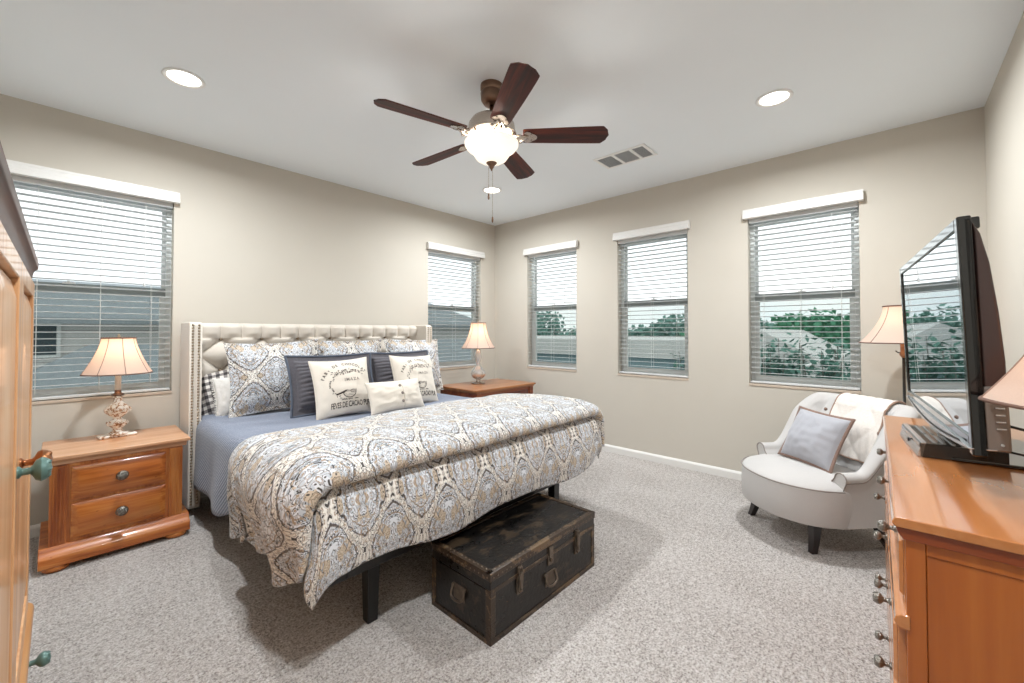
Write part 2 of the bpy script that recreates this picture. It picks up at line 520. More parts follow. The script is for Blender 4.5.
def tag(o, label=None, cat=None, group=None, kind=None):
    if label: o['label'] = label
    if cat: o['category'] = cat
    if group: o['group'] = group
    if kind: o['kind'] = kind
    return o
def empty(name, loc=(0, 0, 0), rz=0.0, label=None, cat=None, group=None, kind=None):
    o = bpy.data.objects.new(name, None)
    o.empty_display_size = 0.1
    COL.objects.link(o); o.location = loc; o.rotation_euler = (0, 0, rz)
    return tag(o, label, cat, group, kind)
def children(o):
    return [c for c in bpy.data.objects if c.parent == o]
def copy_tree(o, parent=None):
    ch = children(o)
    c = o.copy(); COL.objects.link(c); c.parent = parent
    for k in ch: copy_tree(k, c)
    return c
def T(x=0, y=0, z=0): return Matrix.Translation((x, y, z))
def RX(a): return Matrix.Rotation(a, 4, 'X')
def RY(a): return Matrix.Rotation(a, 4, 'Y')
def RZ(a): return Matrix.Rotation(a, 4, 'Z')
def lerp(a, b, t): return a + (b - a) * t
def smooth(a, b, x):
    t = max(0, min(1, (x - a) / (b - a))); return t * t * (3 - 2 * t)
def catmull(P, n=6):
    out = []
    for i in range(len(P) - 1):
        p0 = P[max(i - 1, 0)]; p1 = P[i]; p2 = P[i + 1]; p3 = P[min(i + 2, len(P) - 1)]
        for k in range(n):
            t = k / n
            out.append(tuple(0.5 * ((2 * b) + (-a + c) * t + (2 * a - 5 * b + 4 * c - d) * t * t + (-a + 3 * b - 3 * c + d) * t ** 3) for a, b, c, d in zip(p0, p1, p2, p3)))
    out.append(tuple(P[-1])); return out
# ================================================================== ROOM SHELL
X0, X1, Y0, Y1, HC = -0.66, 4.004, -0.46, 3.987, 2.74
WT = 0.15
WZ0, WZ1 = 0.84, 2.27
def wall_with_holes(name, axis, pos, a0, a1, holes, sgn):
    """axis 'x': wall in plane X=pos running along y. sgn=+1: thickness outward positive"""
    m = MB()
    cuts = sorted(holes)
    def b(p0, p1, z0, z1):
        if axis == 'x': m.box(min(pos, pos + sgn * WT), max(pos, pos + sgn * WT), p0, p1, z0, z1)
        else: m.box(p0, p1, min(pos, pos + sgn * WT), max(pos, pos + sgn * WT), z0, z1)
    p = a0
    for (h0, h1) in cuts:
        b(p, h0, 0, HC); b(h0, h1, 0, WZ0); b(h0, h1, WZ1, HC); p = h1
    b(p, a1, 0, HC)
    return tag(m.build(name, M['wall']), kind='structure')
EAST = [(0.167, 0.905), (1.413, 2.145), (2.663, 3.405)]
NORTH = [(-0.50, 0.570), (2.90, 3.742)]
wall_with_holes('wall_east', 'x', X1, Y0 - WT, Y1 + WT, EAST, 1)
wall_with_holes('wall_north', 'y', Y1, X0, X1, NORTH, 1)
wall_with_holes('wall_south', 'y', Y0, X0, X1, [], -1)
wall_with_holes('wall_west', 'x', X0, Y0 - WT, Y1 + WT, [], -1)
tag(MB().box(X0 - WT, X1 + WT, Y0 - WT, Y1 + WT, -0.1, 0).build('floor', M['carpet']), kind='structure')
tag(MB().box(X0 - WT, X1 + WT, Y0 - WT, Y1 + WT, HC, HC + 0.1).build('ceiling', M['ceil']), kind='structure')
def base(name, axis, pos, a0, a1, sgn):
    prof = [(0, 0), (0.014, 0), (0.014, 0.055), (0.010, 0.064), (0.004, 0.072), (0, 0.075)]
    m = MB()
    P = [(pos + sgn * a, b) for a, b in prof]
    m.prism(P, a0, a1, 'y' if axis == 'x' else 'x')
    return tag(m.build(name, M['trim']), kind='structure')
base('baseboard_east', 'x', X1, Y0, Y1, -1)
base('baseboard_north', 'y', Y1, X0, X1 - 0.014, -1)
base('baseboard_south', 'y', Y0, X0, X1 - 0.014, 1)
base('baseboard_west', 'x', X0, Y0 + 0.014, Y1 - 0.014, 1)

# windows are built in a local frame: x along the wall, y outward (0 = inner wall face), z up
def window(idx, org, rz, W):
    root = empty('window_%d' % idx, org, rz, kind='structure')
    z0, z1 = WZ0, WZ1
    zm = 1.585
    f = MB()
    yo0, yo1 = 0.085, WT
    t = 0.032
    f.box(0, t, yo0, yo1, z0, z1).box(W - t, W, yo0, yo1, z0, z1).box(t, W - t, yo0, yo1, z0, z0 + 0.04).box(t, W - t, yo0, yo1, z1 - t, z1)
    f.build('window_frame', M['sash'], root, bevel=0.003)
    s = MB(); a, b = t, W - t
    s.box(a, a + 0.022, 0.118, 0.140, zm, z1 - t).box(b - 0.022, b, 0.118, 0.140, zm, z1 - t).box(a + .022, b - .022, 0.118, 0.140, z1 - t - 0.03, z1 - t)
    us = s.build('upper_sash', M['sash'], root, bevel=0.002)
    MB().box(a + .02, b - .02, 0.128, 0.132, zm + .01, z1 - t - .02).build('pane', M['glass'], us)
    s = MB(); c = 0.034
    s.box(a, a + c, 0.088, 0.112, z0 + 0.04, zm).box(b - c, b, 0.088, 0.112, z0 + 0.04, zm).box(a + c, b - c, 0.088, 0.112, z0 + 0.04, z0 + 0.075)
    ls = s.build('lower_sash', M['sash'], root, bevel=0.002)
    MB().box(a + c - .004, b - c + .004, 0.098, 0.102, z0 + 0.07, zm).build('pane', M['glass'], ls)
    MB().box(a, b, 0.086, 0.142, zm - 0.030, zm + 0.030).build('meeting_rail', M['rail'], root, bevel=0.003)
    lk = MB().box(W / 2 - 0.03, W / 2 + 0.03, 0.07, 0.09, zm + 0.026, zm + 0.036)
    lk.lathe([(0.008, 0), (0.008, 0.012)], 12, T(W / 2, 0.08, zm + .034)).build('sash_lock', M['whiteplast'], root, bevel=0.001)
    MB().box(a, b, 0.144, 0.146, z0 + 0.03, zm).build('insect_screen', M['mesh'], root)
    MB().box(0, W, 0.002, 0.085, z0, z0 + 0.006).box(0.0, W, -0.006, 0.003, z0 - 0.012, z0 + 0.006).build('window_sill', M['sillwood'], root, bevel=0.002)
    return root
def blind(org, rz, W, label, group=None):
    root = empty('window_blind', org, rz, label, 'blind', group)
    z0, z1 = WZ0, WZ1
    # valance with a stepped crown profile; local -y is into the room
    P = [(-0.052, 0.0), (-0.052, 0.028), (-0.047, 0.034), (-0.047, 0.054), (-0.040, 0.066), (-0.040, 0.078), (-0.004, 0.078), (-0.004, 0.0)]
    m = MB(); m.prism([(a, b + z1 - 0.012) for a, b in P], -0.028, W + 0.028, 'x')
    m.build('valance', M['trim'], root)
    MB().box(0.006, W - 0.006, 0.010, 0.062, z1 - 0.045, z1 - 0.002).build('headrail', M['blind'], root)
    sl = MB()
    pitch = 0.0435
    z = z1 - 0.07
    zs = []
    while z > z0 + 0.055:
        zs.append(z); z -= pitch
    for z in zs:
        # slightly crowned slat, 50 mm deep
        tl = 0.0018
        pr = [(0.012, z - 0.0016 + tl), (0.037, z - 0.0004), (0.062, z - 0.0016 - tl), (0.062, z + 0.0006 - tl), (0.037, z + 0.0018), (0.012, z + 0.0006 + tl)]
        sl.prism(pr, 0.008, W - 0.008, 'x')
    sl.build('slats', M['blind'], root)
    MB().box(0.008, W - 0.008, 0.012, 0.062, z0 + 0.012, z0 + 0.028).build('bottom_rail', M['blind'], root, bevel=0.004)
    cords = (0.11, W / 2, W - 0.11) if W < 0.95 else (0.12, W * 0.37, W * 0.64, W - 0.12)
    for cx in cords:
        c = MB()
        for yy in (0.0095, 0.0645):
            c.tube([(cx, yy, z1 - 0.05), (cx, yy, z0 + 0.02)], 0.0011, 5)
        c.build('ladder_cord', M['cord'], root)
    wd = MB().tube([(W - 0.16, 0.003, z1 - 0.06), (W - 0.162, 0.0, z1 - 0.62)], 0.003, 6)
    wd.lathe([(0.003, 0), (0.007, 0.006), (0.007, 0.03), (0.003, 0.036)], 8, T(W - 0.162, 0, z1 - 0.655))
    wd.build('tilt_wand', M['blind'], root)
    return root
GB = 'white two inch window blinds'
# north wall: local x = +X, y = +Y
for i, (a, b, lab) in enumerate([(NORTH[0][0], NORTH[0][1], 'white slatted blind on the widest window, behind the table lamp with the white ceramic base'),
                                 (NORTH[1][0], NORTH[1][1], 'white slatted blind behind the clear glass lamp, left of the room corner')]):
    window(i + 1, (a, Y1, 0), 0, b - a)
    blind((a, Y1, 0), 0, b - a, lab, GB)
# east wall: local x -> -Y, local y -> +X  (rotation -90deg)
labs = ['white slatted blind above the tufted armchair, nearest the television', 'white slatted blind of the middle window on the three-window wall', 'white slatted blind just right of the room corner, beyond the clear glass lamp']
for i, (a, b) in enumerate(EAST):
    window(i + 3, (X1, b, 0), -PI / 2, b - a)
    blind((X1, b, 0), -PI / 2, b - a, labs[i], GB)

# portals only help sampling of the daylight through the openings
def portal(loc, rot, sx, sz):
    l = bpy.data.lights.new('window_portal', 'AREA'); l.shape = 'RECTANGLE'; l.size = sx; l.size_y = sz
    l.cycles.is_portal = True
    o = bpy.data.objects.new('window_portal', l); COL.objects.link(o); o.location = loc; o.rotation_euler = rot
for a, b in NORTH: portal(((a + b) / 2, Y1 + WT + 0.01, (WZ0 + WZ1) / 2), (-PI / 2, 0, 0), b - a, WZ1 - WZ0)
for a, b in EAST: portal((X1 + WT + 0.01, (a + b) / 2, (WZ0 + WZ1) / 2), (PI / 2, 0, PI / 2), b - a, WZ1 - WZ0)

# ------------------------------------------------------------------ downlights, vent, smoke detector-like bits
def downlight(x, y, label):
    r = empty('ceiling_downlight', (x, y, HC), 0, label, 'ceiling light', 'recessed ceiling lights')
    MB().lathe([(0.078, 0.0), (0.098, 0.0), (0.100, -0.004), (0.094, -0.008), (0.080, -0.006), (0.074, 0.010), (0.078, 0.0)], 40, cap=False).build('trim_ring', M['whiteplast'], r, smooth=True)
    MB().lathe([(0.0001, -0.003), (0.04, -0.0035), (0.077, -0.002), (0.077, 0.002)], 32, cap=False).build('lens', M['can'], r, smooth=True)
    l = bpy.data.lights.new('downlight_lamp', 'AREA'); l.shape = 'DISK'; l.size = 0.14; l.energy = CAN_W; l.color = (0.93, 0.972, 1.0); l.spread = math.radians(169)
    o = bpy.data.objects.new('downlight_lamp', l); COL.objects.link(o); o.parent = r; o.location = (0, 0, -0.014)
downlight(0.46, 2.966, 'round recessed ceiling light above the nightstand lamp, left of the fan')
downlight(2.976, 0.519, 'round recessed ceiling light right of the fan, beyond the vent')
downlight(2.968, 2.997, 'round recessed ceiling light seen behind the fan pull chains')
downlight(0.46, 0.519, 'round recessed ceiling light above the near corner by the tall cabinet')
r = empty('ceiling_vent', (3.145, 1.612, HC), 0, 'white rectangular air vent with grey louvres in the ceiling', 'vent')
m = MB()
x0, x1, y0, y1 = -.13, .13, -.225, .225
m.box(x0, x0 + .025, y0, y1, -.008, 0).box(x1 - .025, x1, y0, y1, -.008, 0)
for yy in (y0, y0 + .135 - .02, y0 + .27, y1 - .025): m.box(x0 + .025, x1 - .025, yy, yy + .025, -.008, 0)
m.build('frame', M['whiteplast'], r, bevel=0.002)
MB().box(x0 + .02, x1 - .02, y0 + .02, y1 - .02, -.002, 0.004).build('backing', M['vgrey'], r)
m = MB()
for s0, s1, ax in ((y0 + .025, y0 + .115, 1), (y0 + .14, y0 + .27, 0), (y0 + .295, y1 - .025, 1)):
    if ax == 0:
        k = x0 + .03
        while k < x1 - .03:
            m.box(k, k + .003, s0, s1, -.007, -.001); k += .012
    else:
        k = s0 + .003
        while k < s1 - .004:
            m.box(x0 + .025, x1 - .025, k, k + .003, -.007, -.001); k += .011
m.build('louvres', M['vlight'], r)

# ================================================================== CEILING FAN
FX, FY = 1.70, 1.72
fan = empty('ceiling_fan', (FX, FY, 0), 0, 'five-blade ceiling fan with brushed nickel motor and frosted glass light bowl', 'ceiling fan')
MB().lathe([(0.030, 2.62), (0.045, 2.625), (0.062, 2.65), (0.066, 2.69), (0.060, 2.70), (0.066, 2.71), (0.066, HC - .001)], 36).build('canopy', M['bronze'], fan, smooth=True, auto=50)
MB().lathe([(0.0125, 2.53), (0.0125, 2.625)], 16).lathe([(0.024, 2.53), (0.028, 2.545), (0.024, 2.56)], 20).build('downrod', M['bronze'], fan, smooth=True)
MB().lathe([(0.03, 2.555), (0.085, 2.548), (0.118, 2.530), (0.134, 2.505), (0.138, 2.475), (0.138, 2.458), (0.146, 2.452), (0.146, 2.442), (0.134, 2.434), (0.11, 2.427)], 48).build('motor_housing', M['nickel'], fan, smooth=True, auto=40)
m = MB().lathe([(0.118, 2.436), (0.11, 2.428), (0.095, 2.420), (0.078, 2.414), (0.06, 2.410), (0.055, 2.404), (0.05, 2.400), (0.02, 2.398), (0.004, 2.396)], 48)
for k in range(30):
    a = 2 * PI * k / 30
    m.box(0.075, 0.108, -.0028, .0028, 2.410, 2.426, RZ(a) @ T(0, 0, 0))
m.build('light_kit_collar', M['nickel'], fan, smooth=True, auto=40)
MB().lathe([(0.146, 2.366), (0.158, 2.360), (0.157, 2.346), (0.142, 2.326), (0.116, 2.308), (0.104, 2.290), (0.088, 2.266), (0.062, 2.250), (0.028, 2.244), (0.0005, 2.243)], 48, T(0, 0, .036), cap=False).build('glass_bowl', M['bowl'], fan, smooth=True)
MB().lathe([(0.030, 2.252), (0.032, 2.243), (0.024, 2.234), (0.014, 2.226), (0.014, 2.218), (0.006, 2.206), (0.002, 2.196)], 24, T(0, 0, .036)).build('finial', M['bronze'], fan, smooth=True)
def chain(x, y, z0, z1, nm):
    m = MB()
    z = z0
    while z > z1:
        m.lathe([(0.0004, z - .0022), (0.0022, z), (0.0004, z + .0022)], 6, T(x, y, 0), cap=False); z -= 0.0052
    m.tube([(x, y, z0), (x, y, z1)], 0.0006, 4)
    c = m.build('pull_chain', M['nickel'], fan, smooth=True)
    MB().lathe([(0.002, z1), (0.005, z1 - .008), (0.0062, z1 - .022), (0.0045, z1 - .034), (0.001, z1 - .037)], 12, T(x, y, 0)).build('pull_weight', M['bronze'], c, smooth=True)
chain(0.004, -0.004, 2.235, 1.965, 'a')
chain(-0.012, 0.012, 2.275, 2.10, 'b')
bl_prof = catmull([(0.185, 0.050), (0.20, 0.056), (0.30, 0.060), (0.45, 0.066), (0.59, 0.070), (0.645, 0.070)], 5)
for k in range(5):
    ang = math.radians(22.5 + 72 * k)
    pit = math.radians(-13)
    # blade iron: two scrolled arms and a plate with screws
    br = MB()
    A = RZ(ang)
    for s in (-1, 1):
        pts = catmull([(0.105, s * 0.012, 2.432), (0.135, s * 0.030, 2.424), (0.165, s * 0.034, 2.420), (0.19, s * 0.020, 2.424), (0.215, s * 0.010, 2.428)], 6)
        br.tube([(p[0], p[1], p[2]) for p in pts], 0.0075, 8, A)
        br.lathe([(0.0005, -0.006), (0.013, -0.002), (0.013, 0.004), (0.0005, 0.007)], 14, A @ T(0.165, s * 0.040, 2.418), cap=False)
    br.tube([(0.10, 0, 2.434), (0.16, 0, 2.42), (0.20, 0, 2.427)], [0.013, 0.009, 0.010], 8, A)
    pl = []
    for i in range(24):
        a = 2 * PI * i / 24
        r0 = 0.034 * (1 + 0.16 * math.cos(3 * a))
        pl.append((r0 * 1.15 * math.cos(a), r0 * math.sin(a) * 1.3))
    Bp = A @ T(0.222, 0, 2.436) @ RX(pit)
    br.prism(pl, -0.010, -0.004, 'z', Bp)
    for s in (-1, 0, 1):
        br.lathe([(0.0045, -0.013), (0.0045, -0.010)], 8, Bp @ T(0.012 if s else -0.015, s * 0.026, 0))
    br.build('blade_bracket', M['nickel'], fan, smooth=True, auto=40)
    b = MB()
    P = [(x, wd) for x, wd in bl_prof]
    out = [(x, -wd) for x, wd in P] + [(0.660, -0.054), (0.672, -0.040), (0.676, -0.022), (0.684, 0.0), (0.676, 0.022), (0.672, 0.040), (0.660, 0.054)] + [(x, wd) for x, wd in reversed(P)]
    b.prism(out, -0.0035, 0.0035, 'z')
    o = b.build('fan_blade', M['blade'], fan, bevel=0.0015)
    o.matrix_local = A @ T(0, 0, 2.436) @ RX(pit)
l = bpy.data.lights.new('fan_light', 'POINT'); l.energy = FAN_W; l.shadow_soft_size = 0.03; l.color = (1.0, 0.95, 0.88)
o = bpy.data.objects.new('fan_light', l); COL.objects.link(o); o.parent = fan; o.location = (0, 0, 2.352)
# ================================================================== BED
BX0, BX1, BXC = 0.61, 2.685, 1.6475
MT = 0.665           # mattress / coverlet top
YF = 1.64            # foot end of mattress
bed = empty('upholstered_bed', (BXC, 2.7, 0), 0, 'king bed with cream button-tufted wingback headboard, nailhead trim and black platform base', 'bed')
L = lambda o: setattr(o, 'matrix_parent_inverse', Matrix.Translation((-BXC, -2.7, 0)))
def bb(mb, name, mat, parent=bed, **kw):
    o = mb.build(name, mat, parent, **kw)
    if parent is bed: L(o)
    return o
# headboard core + tufted panel
bb(MB().box(BX0 + .03, BX1 - .03, 3.86, 3.93, 0.10, 1.345), 'headboard_back', M['linen'], bevel=0.01)
dx = 0.1413
xb0 = 0.842
tz = [1.232, 1.112, 0.992, 0.872, 0.752]
HX0, HX1 = BX0 + 0.072, BX1 - 0.072
def tuft(x, z):
    # diamond tufting: returns how far the padding stands out
    dz = 0.24
    if z > tz[0]:
        ph = (x - xb0) / dx
        f = abs(math.sin(PI * ph)) ** 0.55
        k = smooth(0, 0.10, 1.355 - z)
        low = 0.25 * (1 - smooth(0.0, 0.05, z - tz[0]))
        return 0.070 * (0.25 + (0.75 - low) * f) * math.sqrt(max(0.0, min(1, (1.356 - z) / 0.03))) if z > 1.326 else 0.070 * (0.25 + (0.75 - low) * f)
    a = (x - xb0) / dx; b = (z - tz[0]) / dz
    p, q = a / 1.0 * 0.5 * 2, b * 2
    u1 = (a + (z - tz[0]) / 0.12 ) / 2.0; u2 = (a - (z - tz[0]) / 0.12) / 2.0
    s1 = abs(math.sin(PI * u1)); s2 = abs(math.sin(PI * u2))
    return 0.072 * (s1 * s2) ** 0.45
def hbp(u, v):
    x = lerp(HX0, HX1, u); z = lerp(0.42, 1.355, v)
    return (x, 3.855 - tuft(x, z), z)
m = MB().grid(hbp, 300, 120)
bb(m, 'tufted_panel', M['linen'], smooth=True)
# panel end/top return so that the padding has a thickness
bb(MB().box(HX0, HX1, 3.848, 3.87, 0.40, 1.352), 'panel_edge', M['linen'], bevel=0.006)
nb = 0
for j, z in enumerate(tz):
    k = 0
    off = 0 if j % 2 == 0 else -dx / 2
    for i in range(-1, 14):
        x = xb0 + off + i * dx
        if not (HX0 + .02 < x < HX1 - .02): continue
        if nb >= 68: break
        o = MB().lathe([(0.0005, -0.006), (0.008, -0.005), (0.0125, 0.0), (0.012, 0.012), (0.010, 0.02)], 12, T(x, 3.832, z) @ RX(-PI / 2), cap=False)
        bb(o, 'tuft_button', M['button'], smooth=True); nb += 1
def wing(x0, x1):
    m = MB()
    # side profile in (y,z): slightly swept at the bottom
    P = [(3.93, 0.05), (3.625, 0.05), (3.612, 0.065), (3.612, 1.335), (3.630, 1.357), (3.93, 1.357)]
    m.prism(P, x0, x1, 'x')
    o = bb(m, 'headboard_wing', M['linen'], bevel=0.012, seg=3)
    for k in range(62):
        z = 1.335 - k * 0.0205
        for xn in (x0 + 0.020, x1 - 0.020):
            yield (xn, z)
nails = list(wing(BX0, BX0 + 0.075))
nails2 = list(wing(BX1 - 0.075, BX1))
def nail(mb, x, z):
    mb.lathe([(0.0078, 0.0), (0.0068, 0.0028), (0.004, 0.0045), (0.0005, 0.0052)], 8, T(x, 3.612, z) @ RX(PI / 2), cap=False)
for k, (x, z) in enumerate(nails[:80]):
    m = MB(); nail(m, x, z); bb(m, 'nailhead', M['nail'], smooth=True)
m = MB()
for x, z in nails[80:] + nails2: nail(m, x, z)
tag(bb(m, 'nailhead_row', M['nail'], smooth=True), kind='stuff')
# platform
bb(MB().box(0.80, 2.52, 1.635, 1.67, 0.285, 0.40).box(0.72, 0.755, 1.67, 3.85, 0.285, 0.40).box(2.52, 2.555, 1.635, 3.85, 0.285, 0.40).box(0.72, 0.80, 1.635, 1.67, 0.285, 0.40), 'side_rails', M['blackwood'], bevel=0.004)
bb(MB().box(0.755, 2.52, 1.67, 3.84, 0.36, 0.40), 'slat_deck', M['blackmat'])
for (x, y) in ((0.955, 1.735), (2.32, 1.735), (1.64, 2.1), (0.80, 3.70), (2.47, 3.70), (0.85, 2.75), (2.45, 2.75)):
    bb(MB().frustum(x - .032, x + .032, y - .032, y + .032, 0.36, 0.0, 0.008, 0.008), 'leg', M['blackwood'], bevel=0.003)
# mattress under the coverlet
bb(MB().box(0.69, 2.60, 1.66, 3.78, 0.40, 0.645), 'mattress', M['white'], bevel=0.05, seg=4)

# ------------------------------------------------------------------ coverlet (blue) : hangs over the left and right sides
def coverlet():
    nu, nv = 110, 70
    half, r = 0.915, 0.065
    xc = 1.645
    vs = []; fs = []; uv = []
    def lat(a):
        s = -1 if a < 0 else 1
        a = abs(a)
        if a < half: return xc + s * a, 0.0, 0.0
        q = (a - half) / r
        if q < PI / 2: return xc + s * (half + r * math.sin(q)), r * (1 - math.cos(q)), s * q
        d = a - half - r * PI / 2
        return xc + s * (half + r + d * 0.06), r + d, s * PI / 2
    for j in range(nv + 1):
        y = lerp(3.80, 1.70, j / nv)
        for i in range(nu + 1):
            t = i / nu
            dl = lerp(0.22, 0.43, smooth(2.2, 2.9, y)) + 0.015 * math.sin(y * 9)
            A = half + r * PI / 2
            a = lerp(-(A + dl - r), A + dl - r, t)
            x, drop, th = lat(a)
            nz = noise.noise(Vector((a * 3, y * 3, 0))) * 0.006 + noise.noise(Vector((a * 9, y * 2.5, 3))) * 0.004
            fold = 0.014 * math.sin(y * 13 + 1.0) * smooth(0.05, 0.4, drop)
            x += (1 if th > 0 else -1) * fold
            z = MT - drop + nz * (1 if drop < .05 else 0.3)
            vs.append((x, y, z)); uv.append((a, y))
    for j in range(nv):
        for i in range(nu):
            k = j * (nu + 1) + i
            fs.append((k, k + 1, k + nu + 2, k + nu + 1))
    m = MB(); m.v = vs; m.f = fs
    o = m.build('coverlet', M['coverlet'], None, smooth=True, uvs=uv)
    so = o.modifiers.new('solid', 'SOLIDIFY'); so.thickness = 0.010; so.offset = 1
    return o
cov = coverlet()
tag(cov, 'blue-grey woven coverlet spread flat over the mattress and hanging at its sides', 'coverlet')

# ------------------------------------------------------------------ damask comforter folded back at the foot
def comforter():
    # (y, h above MT, side drop left, side drop right, kind)
    P = [(2.60, 0.020, .34, .20), (2.585, 0.042, .35, .22), (2.50, 0.062, .37, .25), (2.36, 0.082, .37, .26), (2.20, 0.098, .345, .27), (2.02, 0.108, .33, .27),
         (1.86, 0.112, .32, .26), (1.73, 0.110, .30, .25), (1.63, 0.096, .31, .24), (1.568, 0.066, .28, .23), (1.560, 0.034, .27, .23), (1.60, 0.014, .25, .20), (1.630, 0.004, .21, .14),
         (1.612, -0.008, .18, .11), (1.580, -0.040, .16, .08), (1.560, -0.10, .15, .06), (1.548, -0.17, .145, .05), (1.548, -0.25, .125, .05), (1.560, -0.325, .085, .04)]
    path = catmull(P, 8)
    L_ = [0]
    for i in range(1, len(path)):
        L_.append(L_[-1] + math.hypot(path[i][0] - path[i - 1][0], path[i][1] - path[i - 1][1]))
    nu = 240
    half, r = 0.93, 0.07
    xc = 1.650
    vs = []; uv = []; fs = []
    for j, (y0, h, dl, dr) in enumerate(path):
        s = L_[j]
        for i in range(nu + 1):
            t = i / nu
            low = smooth(0.0, -0.05, h)
            wob = 0.026 * math.sin(s * 15 + 0.6) + 0.012 * math.sin(s * 31)
            dl2 = dl + wob * (1 - low) + 0.02 * math.sin(s * 9)
            dr2 = dr + 0.5 * wob * (1 - low)
            A = half + r * PI / 2
            a = lerp(-(A + max(dl2 - r, 0.0)), A + max(dr2 - r, 0.0), t)
            sg = -1 if a < 0 else 1
            b = abs(a)
            hp = max(h, 0.0); hn = min(h, 0.0)
            if b < half: x, drop, th = b, 0.0, 0.0
            elif b < A:
                q = (b - half) / r; x, drop, th = half + r * math.sin(q), r * (1 - math.cos(q)), q
            else:
                d = b - A; x, drop, th = half + r + d * 0.05, r + d, PI / 2
            sidek = smooth(0.02, 0.3, drop)
            # puff follows the surface normal
            edge = 1 - 0.55 * smooth(0.25, 0.0, (A + (dl2 if sg < 0 else dr2) - r) - b)
            puff = hp * edge
            n1 = noise.noise(Vector((a * 2.6, s * 2.6, 1.3))) * 0.022
            n2 = noise.noise(Vector((a * 7.0 + 3, s * 5.0, 7.3))) * 0.011
            n3 = (1 - abs(noise.noise(Vector((a * 5 + s * 3, s * 4.0 - a, 2.3)))) * 3) * 0.004
            nn = (n1 + n2 + n3) * (0.6 if h > 0.03 else (0.45 if low > .5 else 0.2))
            puff += nn if low < .5 else 0
            x += puff * math.sin(th)
            fold = 0.022 * math.sin(s * 24 + 0.4 * math.sin(s * 7)) * sidek * (1 - 0.6 * low)
            x += fold
            X = xc + sg * x
            z = MT + 0.012 + puff * math.cos(th) - drop + hn
            # crown of the folded slab sinks towards its left end, lies slightly askew
            y = y0 + (0.10 * smooth(-0.9, 0.9, a) - 0.06 if s < 0.35 else 0.04 * (smooth(-0.9, 0.9, a) - .6) * max(0, 1 - (s - .35) / .4))
            if sg < 0: y += -0.06 * sidek * (1 - low) * smooth(0.9, 0.0, abs(s - 0.2))
            if low > 0.5: y += -nn * 1.2 - 0.012 * math.sin(a * 11) * smooth(0, -0.3, h)
            if low > .0:
                z += low * 0.018 * math.sin(a * 7 + 1) * smooth(-.1, -.32, h)
                # bunch at the lower left corner
                if sg < 0: X -= 0.022 * sidek
                end = A + (dl2 if sg < 0 else dr2) - r - b
                z += (0.06 if sg > 0 else 0.035) * (1 - smooth(0, .13, end)) * smooth(-.12, -.32, h)
                if sg > 0:
                    z += 0.04 * sidek * smooth(-.05, -.3, h); X += 0.05 * sidek * smooth(-.02, -.2, h)
                if sg < 0:
                    z += 0.03 * sidek * smooth(-.05, -.3, h); X -= 0.085 * sidek * smooth(-.02, -.2, h); y += 0.04 * sidek
            z = max(z, 0.03)
            vs.append((X, y, z)); uv.append((a, s))
    n = len(path)
    for j in range(n - 1):
        for i in range(nu):
            k = j * (nu + 1) + i
            fs.append((k, k + 1, k + nu + 2, k + nu + 1))
    m = MB(); m.v = vs; m.f = fs
    o = m.build('comforter', M['damask'], None, smooth=True, uvs=uv)
    so = o.modifiers.new('solid', 'SOLIDIFY'); so.thickness = 0.016; so.offset = 0
    return o
tag(comforter(), 'thick damask comforter in cream, tan and charcoal, folded back across the foot of the bed', 'comforter')

# ------------------------------------------------------------------ pillows
def pillow_fn(w, h, t, pinch=0.07, flange=0.0, exp=0.5, seed=0, wr=0.006):
    """returns f(u,v,side) in local coordinates; x across, z up (0..h), y thickness (front = -y)"""
    def f(u, v, side):
        px = w / 2 * u * (1 - pinch * (1 - v * v) * (1 if abs(u) > 0 else 0))
        pz = h / 2 * v * (1 - pinch * (1 - u * u)) + h / 2
        ku = 1 - flange / (w / 2); kv = 1 - flange / (h / 2)
        a, b = min(1, abs(u) / ku), min(1, abs(v) / kv)
        q = max(0.0, (1 - a ** 2.2) * (1 - b ** 2.2))
        th = t / 2 * q ** exp
        n = noise.noise(Vector((u * 1.9 + seed, v * 1.9, side * 2))) * wr * 1.5 + noise.noise(Vector((u * 5 + seed, v * 5, side))) * wr
        n *= min(1, q * 4)
        return Vector((px, side * (th + n + 0.002), pz))
    return f
def pillow_mesh(f, n=36, w=0.5, h=0.5):
    vs = []; fs = []; uv = []
    idx = {}
    for side in (-1, 1):
        for j in range(n + 1):
            for i in range(n + 1):
                # denser towards the rim
                u = math.sin((i / n * 2 - 1) * PI / 2); v = math.sin((j / n * 2 - 1) * PI / 2)
                rim = i in (0, n) or j in (0, n)
                if side == 1 and rim:
                    idx[(side, i, j)] = idx[(-1, i, j)]; continue
                p = f(u, v, side)
                if rim: p.y = 0
                idx[(side, i, j)] = len(vs); vs.append(tuple(p)); uv.append((u * w / 2, v * h / 2))
        for j in range(n):
            for i in range(n):
                q = [idx[(side, i, j)], idx[(side, i + 1, j)], idx[(side, i + 1, j + 1)], idx[(side, i, j + 1)]]
                fs.append(tuple(q if side == -1 else reversed(q)))
    return vs, fs, uv
def pillow(name, label, cat, group, w, h, t, mat, loc, lean, yaw=0, roll=0, pinch=0.07, flange=0.0, exp=0.5, seed=0, wr=0.006, n=36):
    root = empty(name, loc, 0, label, cat, group)
    root.rotation_euler = Euler((-lean, roll, yaw), 'XYZ')
    f = pillow_fn(w, h, t, pinch, flange, exp, seed, wr)
    vs, fs, uv = pillow_mesh(f, n, w, h)
    m = MB(); m.v = vs; m.f = fs
    o = m.build('cushion', mat, root, smooth=True, uvs=uv)
    return root, f, o
D = math.radians
